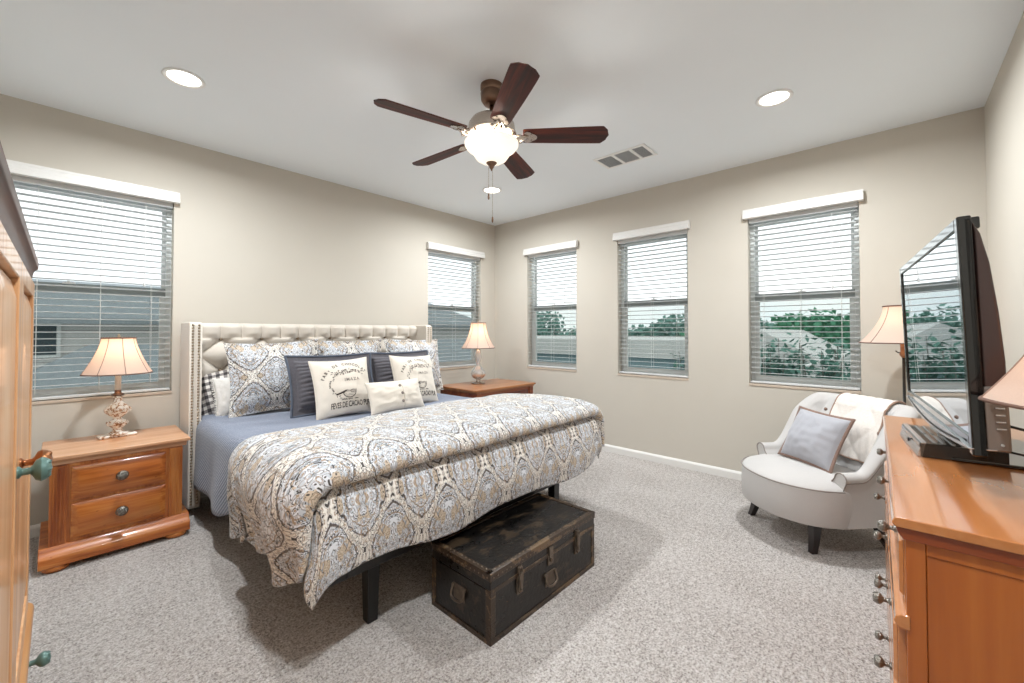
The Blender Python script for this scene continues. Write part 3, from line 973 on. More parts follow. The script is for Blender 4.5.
def hem_tube(f, r=0.006, n=24):
    """piping along the rim"""
    pts = []
    for (a, b) in ((-1, 1), (1, 1), (1, -1), (-1, -1)):
        pass
    for k in range(n): pts.append(f(-1 + 2 * k / n, 1, -1))
    for k in range(n): pts.append(f(1, 1 - 2 * k / n, -1))
    for k in range(n): pts.append(f(1 - 2 * k / n, -1, -1))
    for k in range(n + 1): pts.append(f(-1, -1 + 2 * k / n, -1))
    for p in pts: p.y = 0
    return MB().tube(pts, r, 6, cap=False)
GS = 'damask euro shams against the headboard'
ZB = MT + 0.01
pillow('euro_sham', 'large damask sham leaning at the left end of the headboard', 'pillow', GS, 0.66, 0.56, 0.20, M['damask2'], (1.145, 3.46, ZB), D(14), D(-6), D(-2), 0.08, 0.035, 0.5, 1, 0.008)
pillow('euro_sham', 'middle damask sham, mostly hidden behind the charcoal pillow and the left sack-print pillow', 'pillow', GS, 0.66, 0.555, 0.18, M['damask2'], (1.79, 3.54, ZB), D(12), D(2), 0, 0.06, 0.035, 0.5, 2, 0.008)
pillow('euro_sham', 'damask sham at the right end of the headboard, nearest the glass lamp', 'pillow', GS, 0.68, 0.555, 0.20, M['damask2'], (2.43, 3.50, ZB), D(12), D(4), D(1), 0.06, 0.035, 0.5, 3, 0.008)
# gingham pillow and the fringed white one at far left
pillow('gingham_pillow', 'black and white gingham pillow tucked at the far left of the bed', 'pillow', None, 0.34, 0.34, 0.09, M['gingham'], (0.865, 3.665, ZB), D(14), D(-20), D(-14), 0.05, 0.03, 0.5, 4)
r, f, o = pillow('fringed_pillow', 'small white pillow with ragged fringe beside the left damask sham', 'pillow', None, 0.24, 0.28, 0.08, M['white'], (0.90, 3.60, ZB + .008), D(13), D(-8), D(-6), 0.04, 0.0, 0.45, 5)
m = MB()
random.seed(4)
for k in range(70):
    u = -1 + 2 * k / 69
    for vv, s in ((-1, -1),):
        p = f(u, vv, -1); p.y = 0
        m.tube([p, p + Vector((random.uniform(-.008, .008), random.uniform(-.012, 0.004), -random.uniform(.0, .010))), p + Vector((random.uniform(-.02, .02), random.uniform(-.03, .0), -0.004))], [0.003, 0.0025, 0.001], 4)
    p = f(-1, u, -1); p.y = 0
    m.tube([p, p + Vector((-random.uniform(.01, .022), random.uniform(-.012, .006), random.uniform(-.01, .01)))], [0.003, 0.001], 4)
m.build('fringe', M['white'], r)
def pleated(label, loc, yaw, seed):
    r = empty('pleated_pillow', loc, 0, label, 'pillow', 'charcoal pleated pillows')
    r.rotation_euler = Euler((-D(20), 0, yaw), 'XYZ')
    w, h = 0.66, 0.46
    g = pillow_fn(w, h, 0.16, 0.06, 0.045, 0.5, seed, 0.005)
    def f(u, v, side):
        p = g(u, v, side)
        if abs(u) < 0.88 and abs(v) < 0.86:
            k = min(1, (0.88 - abs(u)) * 14, (0.86 - abs(v)) * 14)
            p.y += side * 0.011 * k * (abs(math.sin(v * 22 + 1.5 * noise.noise(Vector((u * 3, v * 2, seed))))) ** 0.7)
        return p
    vs, fs, uv = pillow_mesh(f, 90, w, h)
    m = MB(); m.v = vs; m.f = fs
    m.build('cushion', M['charcoal'], r, smooth=True, uvs=uv)
    hem_tube(g, 0.009, 40).build('piping', M['navy'], r, smooth=True)
pleated('charcoal pleated pillow leaning on the left damask sham, behind the left sack-print pillow', (1.445, 3.13, ZB), D(-3), 11)
pleated('charcoal pleated pillow at the right, behind the right sack-print pillow', (2.085, 3.16, ZB), D(2), 12)

def text_mesh(txt, size, bold=0.0, spacing=1.0):
    cu = bpy.data.curves.new('txt', 'FONT'); cu.body = txt; cu.size = size; cu.offset = bold; cu.space_character = spacing
    cu.align_x = 'CENTER'; cu.resolution_u = 3
    o = bpy.data.objects.new('txt', cu); COL.objects.link(o)
    dg = bpy.context.evaluated_depsgraph_get(); dg.update()
    me = bpy.data.meshes.new_from_object(o.evaluated_get(dg))
    vs = [tuple(v.co) for v in me.vertices]; fs = [tuple(p.vertices) for p in me.polygons]
    bpy.data.objects.remove(o); bpy.data.curves.remove(cu); bpy.data.meshes.remove(me)
    return vs, fs
def sack_pillow(label, loc, yaw, roll, seed):
    w = h = 0.43
    r, f, o = pillow('sack_print_pillow', label, 'pillow', 'cream sack-print pillows', w, h, 0.15, M['cream'], loc, D(19), yaw, roll, 0.075, 0.0, 0.5, seed, 0.005)
    hem_tube(f, 0.003, 30).build('piping', M['cream'], r, smooth=True)
    def put(m, x, z):  # pillow-local print coordinates centred -> uv
        return x / (w / 2), z / (h / 2)
    def add(mb, vs, fs):
        out = []
        for (x, z) in vs:
            p = f(x / (w / 2), z / (h / 2), -1); p.y -= 0.0018; out.append(tuple(p))
        mb.add(out, fs)
    ink = MB(); grey = MB()
    vs, fs = text_mesh('FEVES DE CACAO PUR', 0.046, 0.0006, 0.95)
    xs = [v[0] for v in vs]; k = 0.30 / (max(xs) - min(xs))
    add(ink, [(v[0] * k + 0.022, v[1] * 1.25 - 0.168) for v in vs], fs)
    # arched heading
    def arc(mb, txt, size, R, a0, a1, cx, cz):
        n = len(txt)
        for i, ch in enumerate(txt):
            if ch == ' ': continue
            a = lerp(a0, a1, i / (n - 1))
            vs, fs = text_mesh(ch, size if ch != 't' else size * .7, 0.0005)
            c, s = math.cos(a - PI / 2), math.sin(a - PI / 2)
            add(mb, [(cx + R * math.cos(a) + v[0] * c - v[1] * s, cz + R * math.sin(a) + v[0] * s + v[1] * c) for v in vs], fs)
    arc(ink, 'FABt DE CHOCOLAT', 0.030, 0.185, D(155), D(38), 0.015, -0.020)
    vs, fs = text_mesh('IMAZA', 0.034, 0.0003, 1.25)
    add(grey, [(v[0] + 0.05, v[1] + 0.030) for v in vs], fs)
    def stroke(mb, pts, wd):
        pts = [Vector((a, b)) for a, b in pts]
        vs = []
        for i, p in enumerate(pts):
            d = (pts[min(i + 1, len(pts) - 1)] - pts[max(i - 1, 0)]).normalized(); nn = Vector((-d.y, d.x))
            ww = wd[i] if isinstance(wd, list) else wd
            vs += [tuple(p + nn * ww / 2), tuple(p - nn * ww / 2)]
        add(mb, vs, [(2 * i, 2 * i + 1, 2 * i + 3, 2 * i + 2) for i in range(len(pts) - 1)])
    # leafy wreath and flowers
    random.seed(seed)
    cx, cz = 0.02, -0.002
    for i in range(34):
        a = D(75) + D(205) * i / 33
        if a > D(262): continue
        R1, R2 = 0.138, 0.105
        p = (cx + R1 * math.cos(a), cz + R2 * math.sin(a))
        s = random.choice((-1, 1)); b = a + PI / 2 + s * 0.9
        ln = 0.016
        stroke(ink if i % 3 else grey, [p, (p[0] + ln * .5 * math.cos(b), p[1] + ln * .5 * math.sin(b)), (p[0] + ln * math.cos(b), p[1] + ln * math.sin(b))], [0.001, 0.007, 0.001])
    for i in range(46):
        t = i / 45; x = -0.09 + 0.23 * t
        z = 0.094 + 0.020 * math.sin(t * PI) + 0.012 * math.sin(i * 2.4)
        b = random.uniform(0, 2 * PI); ln = random.uniform(.012, .022)
        stroke(ink if i % 2 else grey, [(x, z), (x + ln * .5 * math.cos(b), z + ln * .5 * math.sin(b)), (x + ln * math.cos(b + .6), z + ln * math.sin(b + .6))], [0.002, 0.006, 0.0015])
    # banner, basket of beans and rules
    stroke(ink, [(-0.085, -0.068), (-0.05, -0.060), (-0.010, -0.045)], 0.012)
    stroke(ink, [(cx - 0.005 + 0.048 * math.cos(a), -0.060 + 0.040 * math.sin(a)) for a in [PI + PI * k / 14 for k in range(15)]], 0.005)
    stroke(ink, [(cx - 0.060, -0.060), (cx + 0.050, -0.060)], 0.004)
    stroke(grey, [(cx - 0.045, -0.072), (cx + 0.035, -0.072)], 0.003)
    stroke(grey, [(cx - 0.035, -0.083), (cx + 0.025, -0.083)], 0.003)
    for i in range(12):
        a = random.uniform(0, PI)
        x = cx - 0.04 + i * 0.0075
        stroke(grey, [(x, -0.057), (x + .004, -0.047 + .006 * math.sin(i)), (x + .009, -0.040)], [0.002, 0.006, 0.002])
    for s0, s1 in ((-0.05, -0.012), (0.0, 0.035), (0.05, 0.08)): stroke(ink, [(s0, -0.112), ((s0 + s1) / 2, -0.110), (s1, -0.112)], 0.005)
    ink.build('print', M['ink'], r); grey.build('faded_print', M['inkgrey'], r)
sack_pillow('cream pillow with sack print and FEVES DE CACAO lettering, left of the pair', (1.425, 2.935, ZB), D(-4), D(-2), 21)
sack_pillow('cream pillow with sack print, right of the pair, partly covered by the lumbar pillow', (2.065, 2.965, ZB), D(3), D(2), 22)
r, f, o = pillow('lumbar_pillow', 'small oblong cream pillow with a row of buttons, foremost on the bed', 'pillow', None, 0.50, 0.24, 0.13, M['cream'], (1.735, 2.735, ZB + 0.018), D(22), D(7), D(1), 0.07, 0.0, 0.5, 31, 0.007)
m = MB()
def sl(u):
    return [f(u + 0.006 * math.sin(k), -1 + 2 * k / 20, -1) + Vector((0, -0.0025, 0)) for k in range(1, 20)]
m.tube(sl(0.10), 0.003, 5).build('placket_seam', M['cream'], r, smooth=True)
for v in (-0.52, 0.0, 0.55):
    p = f(0.03, v, -1)
    MB().lathe([(0.0035, 0), (0.0095, 0), (0.0115, -0.003), (0.0095, -0.0055), (0.004, -0.004)], 16, T(p.x, p.y - 0.001, p.z) @ RX(-PI / 2), cap=True).build('button', M['inkgrey'], r, smooth=True)
# ================================================================== NIGHTSTAND (left)
def knob(name, parent, loc, mat, r=0.016, rot=None, dialmat=None, scale=1.0):
    """turned knob sticking out along local -y; loc is the seat"""
    A = T(*loc) @ (rot if rot is not None else Matrix.Identity(4)) @ RX(PI / 2) @ Matrix.Scale(scale, 4)
    m = MB().lathe([(0.011, 0.0), (0.011, 0.003), (0.0065, 0.006), (0.0065, 0.016), (0.010, 0.019), (r * .85, 0.023), (r * 1.02, 0.030), (r * .88, 0.037), (r * .5, 0.042), (0.0005, 0.044)], 20, A)
    for k in range(6):
        a = 2 * PI * k / 6
        m.lathe([(0.0005, .031), (0.0045, .0335), (0.0045, .037), (0.0005, .041)], 8, A @ T(r * .62 * math.cos(a), r * .62 * math.sin(a), 0.002), cap=False)
    return m.build(name, mat, parent, smooth=True, auto=50)
ns = empty('nightstand', (0.255, 3.60, 0), 0, 'honey alder two-drawer nightstand with moulded base, left of the bed', 'nightstand')
def raised(mb, x0, x1, z0, z1, y, t=0.018, bev=0.028, inner=0.0):
    """raised panel facing -y: a flat field with bevelled margins"""
    mb.box(x0, x1, y - t * .35, y + 0.006, z0, z1)
    mb.add([(x0 + .004, y - t * .35, z0 + .004), (x1 - .004, y - t * .35, z0 + .004), (x1 - .004, y - t * .35, z1 - .004), (x0 + .004, y - t * .35, z1 - .004),
            (x0 + bev, y - t, z0 + bev), (x1 - bev, y - t, z0 + bev), (x1 - bev, y - t, z1 - bev), (x0 + bev, y - t, z1 - bev)],
           [(4, 5, 6, 7), (0, 1, 5, 4), (1, 2, 6, 5), (2, 3, 7, 6), (3, 0, 4, 7)])
W2 = 0.285; NYF = -0.235; NYB = 0.24
m = MB(); m.box(-W2, W2, NYF, NYB, 0.10, 0.565)
m.build('carcass', M['pineV'], ns, bevel=0.003)
for s in (-1, 1):
    m = MB()
    x0, x1 = (-W2, -W2 + .066) if s < 0 else (W2 - .066, W2)
    m.box(x0, x1, NYF - .012, NYF, 0.125, 0.555)
    for k in range(4):
        xx = x0 + .012 + k * .0125
        m.box(xx, xx + .006, NYF - .016, NYF - .012, 0.14, 0.54)
    m.build('pilaster', M['pineV'], ns, bevel=0.002)
m = MB()
m.box(-W2 - .035, W2 + .035, NYF - .040, NYB + .01, .592, .612)
m.prism([(NYF - .030, .592), (NYF - .022, .582), (NYF - .014, .575), (NYF - .010, .560), (NYB, .560), (NYB, .592)], -W2 - .02, W2 + .02, 'x')
m.build('top', M['pineTop'], ns, bevel=0.004, seg=3)
m = MB()
m.prism([(NYF - .058, .03), (NYF - .058, .075), (NYF - .052, .088), (NYF - .036, .098), (NYF - .022, .112), (NYF - .014, .128), (NYB, .128), (NYB, .03)], -W2 - .035, W2 + .035, 'x')
m.build('base_moulding', M['pineH'], ns, bevel=0.004, seg=3)
for sx in (-1, 1):
    for yy in (NYF - .02, NYB - .05):
        MB().lathe([(0.030, 0.0), (0.040, 0.008), (0.044, 0.018), (0.036, 0.030), (0.034, 0.034)], 20, T(sx * (W2 - .03), yy, 0), sx=1.25).build('bun_foot', M['pineH'], ns, smooth=True)
for z0, z1 in ((0.148, 0.338), (0.356, 0.540)):
    m = MB(); raised(m, -W2 + .082, W2 - .082, z0, z1, NYF - .004, 0.024, 0.034)
    d = m.build('drawer', M['pineH'], ns, bevel=0.002)
    knob('knob', d, (0, NYF - .026, (z0 + z1) / 2 + .008), M['pewter'], 0.020, scale=1.4)

# ================================================================== NIGHTSTAND (right, by the corner)
n2 = empty('cherry_nightstand', (3.27, 3.37, 0), 0, 'reddish cherry bedside chest between the bed and the room corner', 'nightstand')
w2, d2, h2 = 0.44, 0.29, 0.70
m = MB().box(-w2, w2, -d2, d2, .09, h2 - .03)
for sx in (-1, 1):
    for sy in (-1, 1): m.frustum(sx * (w2 - .03) - .03, sx * (w2 - .03) + .03, sy * (d2 - .03) - .03, sy * (d2 - .03) + .03, .09, 0.0, .008, .008)
m.build('carcass', M['cherry'], n2, bevel=0.003)
m = MB().box(-w2 - .03, w2 + .03, -d2 - .03, d2 + .02, h2 - .022, h2).box(-w2 - .015, w2 + .015, -d2 - .015, d2 + .01, h2 - .038, h2 - .022)
m.build('top', M['cherryTop'], n2, bevel=0.005, seg=3)
m = MB(); m.box(w2 - .06, w2, -d2 - .012, -d2, .1, h2 - .04).box(-w2, -w2 + .06, -d2 - .012, -d2, .1, h2 - .04)
m.build('corner_post', M['cherry'], n2, bevel=0.002)
for a, b in ((-w2 + .08, -.02), (.02, w2 - .08)):
    m = MB(); raised(m, a, b, .14, h2 - .07, -d2 - .002, .014, .03)
    d = m.build('door', M['cherryPanel'], n2, bevel=0.002)
    knob('knob', d, ((b - .02) if a < 0 else (a + .02), -d2 - .016, .42), M['pewter'], .014)

# ================================================================== LAMPS
def lamp_shade(parent, z0, z1, r0, r1, ribs=8, flare=0.55, oval=1.0, label=None):
    """bell shade built from panels with seams; braid at the rims"""
    prof = []
    for k in range(15):
        t = k / 14
        r = lerp(r0, r1, 1 - (1 - t) ** 1.0) if False else r1 + (r0 - r1) * ((1 - t) ** (1 + flare))
        prof.append((r, lerp(z0, z1, t)))
    n = 64
    m = MB()
    def f(u, v):
        k = v * 14; i = min(13, int(k)); t = k - i
        r = lerp(prof[i][0], prof[i + 1][0], t); z = lerp(prof[i][1], prof[i + 1][1], t)
        a = 2 * PI * u
        sc = 1 - 0.030 * abs(math.sin(a * ribs / 2)) * (1 - v * .3)
        dip = -0.006 * abs(math.sin(a * ribs / 2)) * (1 - smooth(0, .12, v)) * 0
        return (r * sc * math.cos(a), r * sc * math.sin(a) * oval, z + dip)
    m.grid(f, n, 28, closed_u=True)
    sh = m.build('lamp_shade', M['shade'], parent, smooth=True)
    m = MB()
    for k in range(ribs):
        u = k / ribs
        m.tube([Vector(f(u, v / 14)) for v in range(15)], 0.0022, 6)
    m.build('seam', M['ribs'], sh, smooth=True)
    for v, rr in ((0.0, 0.0042), (1.0, 0.0048)):
        pts = [Vector(f(i / n, v)) for i in range(n + 1)]
        m = MB().tube(pts, rr, 6, cap=False)
        m.build('braid_trim', M['shadetrim'], sh, smooth=True)
    # spider and finial
    m = MB()
    for k in range(3):
        a = 2 * PI * k / 3
        m.tube([(0, 0, z1 - .012), (r1 * .98 * math.cos(a), r1 * .98 * math.sin(a) * oval, z1 - .003)], 0.0016, 5)
    m.lathe([(0.004, z1 - .016), (0.004, z1 + .004), (0.009, z1 + .010), (0.006, z1 + .020), (0.001, z1 + .028)], 12)
    m.build('finial', M['nail'], parent, smooth=True)
    return sh
def bulb(parent, z, power, col=(1.0, 0.78, 0.55)):
    MB().lathe([(0.013, z - .05), (0.013, z - .03), (0.020, z - .015), (0.029, z + .008), (0.026, z + .028), (0.012, z + .042), (0.0005, z + .045)], 16, cap=False).build('light_bulb', M['bulb'], parent, smooth=True)
    l = bpy.data.lights.new('lamp_bulb', 'POINT'); l.energy = power; l.color = col; l.shadow_soft_size = 0.035
    o = bpy.data.objects.new('lamp_bulb', l); COL.objects.link(o); o.parent = parent; o.location = (0, 0, z + 0.06)
M['bulb'] = emis('bulb_glass', '#ffe0b8', 3.0)
ZN = 0.612
lamp = empty('table_lamp', (0.258, 3.70, ZN), D(8), 'lit table lamp with ornate white and gold ceramic base, on the two-drawer nightstand', 'table lamp')
m = MB()
m.box(-.092, .092, -.040, .040, .0, .018)
m.build('foot_plate', M['ceramic'], lamp, bevel=0.016, seg=4)
m = MB().lathe([(0.055, .018), (0.058, .024), (0.030, .036), (0.022, .046), (0.024, .056), (0.042, .072), (0.048, .088), (0.040, .104), (0.022, .112), (0.020, .120), (0.030, .130),
                (0.052, .150), (0.060, .172), (0.054, .194), (0.034, .214), (0.022, .228), (0.020, .244), (0.026, .256), (0.020, .266), (0.015, .272)], 36)
for k in range(8):
    a = 2 * PI * k / 8
    for z, rr in ((0.172, 0.060), (0.088, 0.048)):
        pts = [(rr * (1 + .10 * math.sin(t * PI)) * math.cos(a + t * .5) * math.cos((t - .5) * 1.6), rr * (1 + .10 * math.sin(t * PI)) * math.sin(a + t * .5) * math.cos((t - .5) * 1.6), z + rr * .75 * (t - .5)) for t in [q / 8 for q in range(9)]]
        m.tube(pts, [0.002, .003, .004, .0045, .005, .0045, .004, .003, .002], 6)
m.build('lamp_base', M['ceramic'], lamp, smooth=True)
MB().lathe([(0.030, .264), (0.034, .270), (0.030, .276), (0.018, .28), (0.016, .30)], 20).build('collar', M['bronze'], lamp, smooth=True)
MB().lathe([(0.0155, .296), (0.0155, .44), (0.010, .445)], 16).build('candle_tube', M['cream'], lamp, smooth=True)
bulb(lamp, 0.50, LAMP_W)
lamp_shade(lamp, .408, .637, .172, .083, 8, 0.45)

gl_ = empty('glass_table_lamp', (3.22, 3.47, 0.70), 0, 'table lamp with mirrored glass ball base and pleated beige shade, on the cherry bedside chest', 'table lamp')
MB().lathe([(0.075, 0.0), (0.078, .008), (0.070, .014), (0.040, .020), (0.028, .026)], 32).build('foot', M['nickel'], gl_, smooth=True)
m = MB().lathe([(0.028, .026), (0.022, .040), (0.030, .050), (0.062, .068), (0.082, .095), (0.086, .118), (0.078, .145), (0.056, .172), (0.036, .195), (0.026, .215), (0.030, .222), (0.026, .230), (0.034, .26), (0.040, .30), (0.036, .345), (0.024, .37), (0.018, .385)], 40)
m.build('glass_base', M['crystal'], gl_, smooth=True)
MB().lathe([(0.012, .03), (0.012, .46)], 12).build('rod', M['nickel'], gl_, smooth=True)
bulb(gl_, 0.52, LAMP_W * 1.1)
lamp_shade(gl_, .405, .690, .190, .085, 8, 0.9)

# floor lamp between dresser and armchair : only its shade and candle tube show
fl = empty('floor_lamp', (3.68, -0.058, 0), D(15), 'floor lamp with flared silk shade and wooden stem behind the television', 'floor lamp')
MB().lathe([(0.10, 0.0), (0.105, .008), (0.09, .016), (0.03, .03), (0.012, .045)], 28).build('base', M['blackwood'], fl, smooth=True)
MB().lathe([(0.008, .045), (0.008, 1.13)], 12).build('pole', M['blackwood'], fl, smooth=True)
m = MB().lathe([(0.009, 1.12), (0.020, 1.135), (0.022, 1.15), (0.016, 1.16), (0.016, 1.25)], 16)
m.build('candle_tube', M['cherryTop'], fl, smooth=True)
m = MB().tube([(0, 0, 1.15), (-.0, .03, 1.155), (0, .04, 1.165)], .004, 6); m.build('switch', M['blackmat'], fl, smooth=True)
bulb(fl, 1.31, LAMP_W * .5)
lamp_shade(fl, 1.216, 1.455, .225, .098, 6, 0.75)

# ================================================================== DRESSER (right) local: x along the wall, front towards +y
DRZ = 0.88
dr = empty('dresser', (1.25, 0.004, 0), D(1.2), 'long honey maple dresser with pewter knobs, carrying the television', 'dresser')
DL, DD = 1.485, 0.435
# local frame: x 0..DL, y 0 (front edge of the top) .. -DD
m = MB()
m.prism([(0.0, DRZ - .012), (-.004, DRZ - .002), (-.010, DRZ), (-DD, DRZ), (-DD, DRZ - .022), (-.006, DRZ - .022), (0, DRZ - .016)], 0, DL, 'x')
m.build('top', M['mapleX'], dr, bevel=0.003)
m = MB()
m.prism([(-.006, DRZ - .022), (-.010, DRZ - .036), (-.018, DRZ - .048), (-DD, DRZ - .048), (-DD, DRZ - .022)], (.006), DL - .006, 'x')
m.build('crown_moulding', M['mapleDark'], dr, bevel=0.002)
BXa, BXb, BYf = .014, DL - .014, -.022
m = MB().box(BXa + .018, BXb - .018, -DD, BYf - .004, .06, DRZ - .048)
m.build('carcass', M['mapleZ'], dr)
for xa, xb, nm in ((BXa, BXa + .018, -1), (BXb - .018, BXb, 1)):
    m = MB()
    # frame and recessed side panel
    m.box(xa, xb, BYf - .032, BYf, .0, DRZ - .048).box(xa, xb, -DD, -DD + .05, .0, DRZ - .048)
    m.box(xa, xb, -DD + .05, BYf - .032, DRZ - .075, DRZ - .048).box(xa, xb, -DD + .05, BYf - .032, .06, .16)
    m.box(xa + .003, xb - .003, -DD + .05, BYf - .032, .16, DRZ - .075)
    m.build('side_panel', M['mapleZ'], dr, bevel=0.0025)
m = MB().box(BXa + .018, BXb - .018, BYf - .008, BYf + .002, .62, .652)
P = [(BYf - .006, .634), (BYf + .012, .634), (BYf + .019, .640), (BYf + .021, .648), (BYf + .018, .658), (BYf + .010, .664), (BYf - .006, .666)]
m.prism(P, BXa - .004, BXb + .004, 'x')
m.prism([(BYf - .006, .0), (BYf + .014, .0), (BYf + .014, .07), (BYf + .005, .088), (BYf - .006, .09)], BXa, BXb, 'x')
m.build('waist_moulding', M['mapleX'], dr, bevel=0.003)
cw = (BXb - BXa - .06) / 3
rows = [(.10, .285), (.290, .462), (.466, .630), (.670, .825)]
for c in range(3):
    for i, (z0, z1) in enumerate(rows):
        x0 = BXa + .03 + c * cw + .006; x1 = x0 + cw - .012
        off = .012 if i < 3 else .0
        m = MB().box(x0, x1, BYf - .01, BYf + .006 + off, z0, z1).frustum(0, 0, 0, 0, 0, 0)
        m = MB().box(x0, x1, BYf - .01, BYf + .002 + off, z0 + .004, z1 - .004)
        m.frustum(x0 + .010, x1 - .010, -(z1 - .014), -(z0 + .014), 0, .008, .006, .006, T(0, BYf + .002 + off, 0) @ RX(-PI / 2))
        d = m.build('drawer', M['mapleX'], dr, bevel=0.002)
        knob('knob', d, ((x0 + x1) / 2, BYf + .010 + off, (z0 + z1) / 2 + .01), M['pewter'], .018, RZ(PI), scale=.85)
def on_dresser(x, y, z=0):
    c, s = math.cos(D(1.2)), math.sin(D(1.2))
    return (1.25 + x * c - y * s, .004 + x * s + y * c, DRZ + z)

# small lamp at the near end of the dresser, only its shade enters the frame
l4 = empty('dresser_lamp', (1.43, -0.354, DRZ), 0, 'lamp shade entering the frame at the right edge, in front of the television back', 'table lamp')
MB().lathe([(0.06, 0), (0.062, .01), (0.03, .02), (0.016, .03), (0.026, .05), (0.040, .075), (0.034, .10), (0.016, .125), (0.012, .15)], 28).build('lamp_base', M['ceramic'], l4, smooth=True)
MB().lathe([(0.011, .15), (0.011, .27)], 14).build('candle_tube', M['cream'], l4, smooth=True)
bulb(l4, .34, LAMP_W * .6)
lamp_shade(l4, .255, .505, .205, .085, 8, 0.55)

# ================================================================== TELEVISION  local: x along the screen, front +y
tvn = Vector((1.505, -0.150)); tvf = Vector((2.575, -0.058))
ang = math.atan2(tvf.y - tvn.y, tvf.x - tvn.x)
TW = (tvf - tvn).length
tv = empty('television', (tvn.x, tvn.y, 0), ang, 'large flat television with glossy black frame reflecting the window, standing on the dresser', 'television')
TZ0, TZ1 = 0.955, 1.575
tilt = T(0, 0, TZ0) @ RX(-D(2.0)) @ T(0, 0, -TZ0)
m = MB()
m.box(0, .030, -.020, .006, TZ0 + .03, TZ1).box(TW - .030, TW, -.020, .006, TZ0 + .03, TZ1).box(.030, TW - .030, -.040, .006, TZ1 - .030, TZ1).box(.030, TW - .030, -.020, .006, TZ0 + .045, TZ0 + .075)
m.box(0, TW, -.020, -.004, TZ0 + .03, TZ1 - .005)
o = m.build('bezel', M['black'], tv, bevel=0.004, seg=3); o.matrix_local = tilt
MB().box(.028, TW - .028, -.006, .001, TZ0 + .072, TZ1 - .028).build('screen', M['screen'], tv).matrix_local = tilt
m = MB()
cv_ = []
for k in range(25):
    t = k / 24
    cv_.append((t * TW, TZ0 + .047 - .034 * math.sin(PI * t)))
poly = cv_ + [(TW, TZ0 + .05), (0, TZ0 + .05)]
m.prism(poly, -.036, .012, 'y')
m.build('speaker_bar', M['silver'], tv, bevel=0.003).matrix_local = tilt
m = MB().prism([(t[0], t[1] + .010) for t in cv_[2:-2]] + [(t[0], t[1] + .016) for t in reversed(cv_[2:-2])], .012, .0135, 'y')
m.build('speaker_slot', M['blackmat'], tv).matrix_local = tilt
m = MB()
P = [(-.019, TZ0 + .05), (-.052, TZ0 + .05), (-.060, TZ0 + .14), (-.062, TZ0 + .26), (-.057, TZ0 + .38), (-.048, TZ0 + .50), (-.036, TZ1 - .045), (-.022, TZ1 - .010)]
m.prism(P, .012, TW - .012, 'x')
m.build('rear_housing', M['housing'], tv, bevel=0.008, seg=3).matrix_local = tilt
m = MB().box(.004, .30, -.060, -.018, TZ0 + .045, TZ0 + .200)
o = m.build('port_panel', M['greyplast'], tv, bevel=0.006, seg=3); o.matrix_local = tilt
m = MB()
for k in range(6):
    z = TZ0 + .098 + k * .0165
    m.box(.000, .006, -.052, -.036, z, z + .004)
m.lathe([(.0035, 0), (.0035, .004)], 10, T(.004, -.044, TZ0 + .062) @ RY(-PI / 2))
m.build('side_button', M['silver'], tv, bevel=0.0008).matrix_local = tilt
m = MB().box(.40, .86, -.27, -.02, DRZ + .001, DRZ + .012)
m.box(.57, .69, -.072, -.03, DRZ + .012, TZ0 + .06)
m.build('stand', M['black'], tv, bevel=0.003)
# cable behind the television
m = MB().tube(catmull([(1.60, -.205, 1.055), (1.56, -.30, 1.03), (1.45, -.38, .98), (1.36, -.43, .93), (1.30, -.443, .90)], 8), .0035, 6)
m.tube(catmull([(1.60, -.205, .99), (1.55, -.32, .975), (1.42, -.40, .95), (1.28, -.443, .93)], 8), .0028, 6)
tag(m.build('power_cable', M['blackmat'], None, smooth=True), 'thin dark cables trailing from the back of the television towards the wall', 'cable')
# set-top box : silver front facing the room, slotted lid
bx = empty('set_top_box', (1.90, -0.058, DRZ), math.atan2(.040, .358) , 'small silver and black set-top box with slotted lid in front of the television', 'set-top box')
m = MB().box(0, .345, -.20, -.006, .0, .046)
m.build('casing', M['black'], bx, bevel=0.002)
m = MB().prism([(-.006, .0), (.0, .002), (-.010, .048), (-.022, .050), (-.022, .046), (-.012, .0)], 0, .345, 'x')
m.build('front_panel', M['silver'], bx, bevel=0.001)
m = MB()
for k in range(4):
    y = -.040 - k * .022
    for a, b in ((.02, .16), (.18, .33)): m.box(a, b, y - .009, y, .0455, .0485)
m.build('vent_rib', M['silver'], bx, bevel=0.001)
MB().box(.165, .172, -.004, .0005, .016, .028).build('button', M['blackmat'], bx)

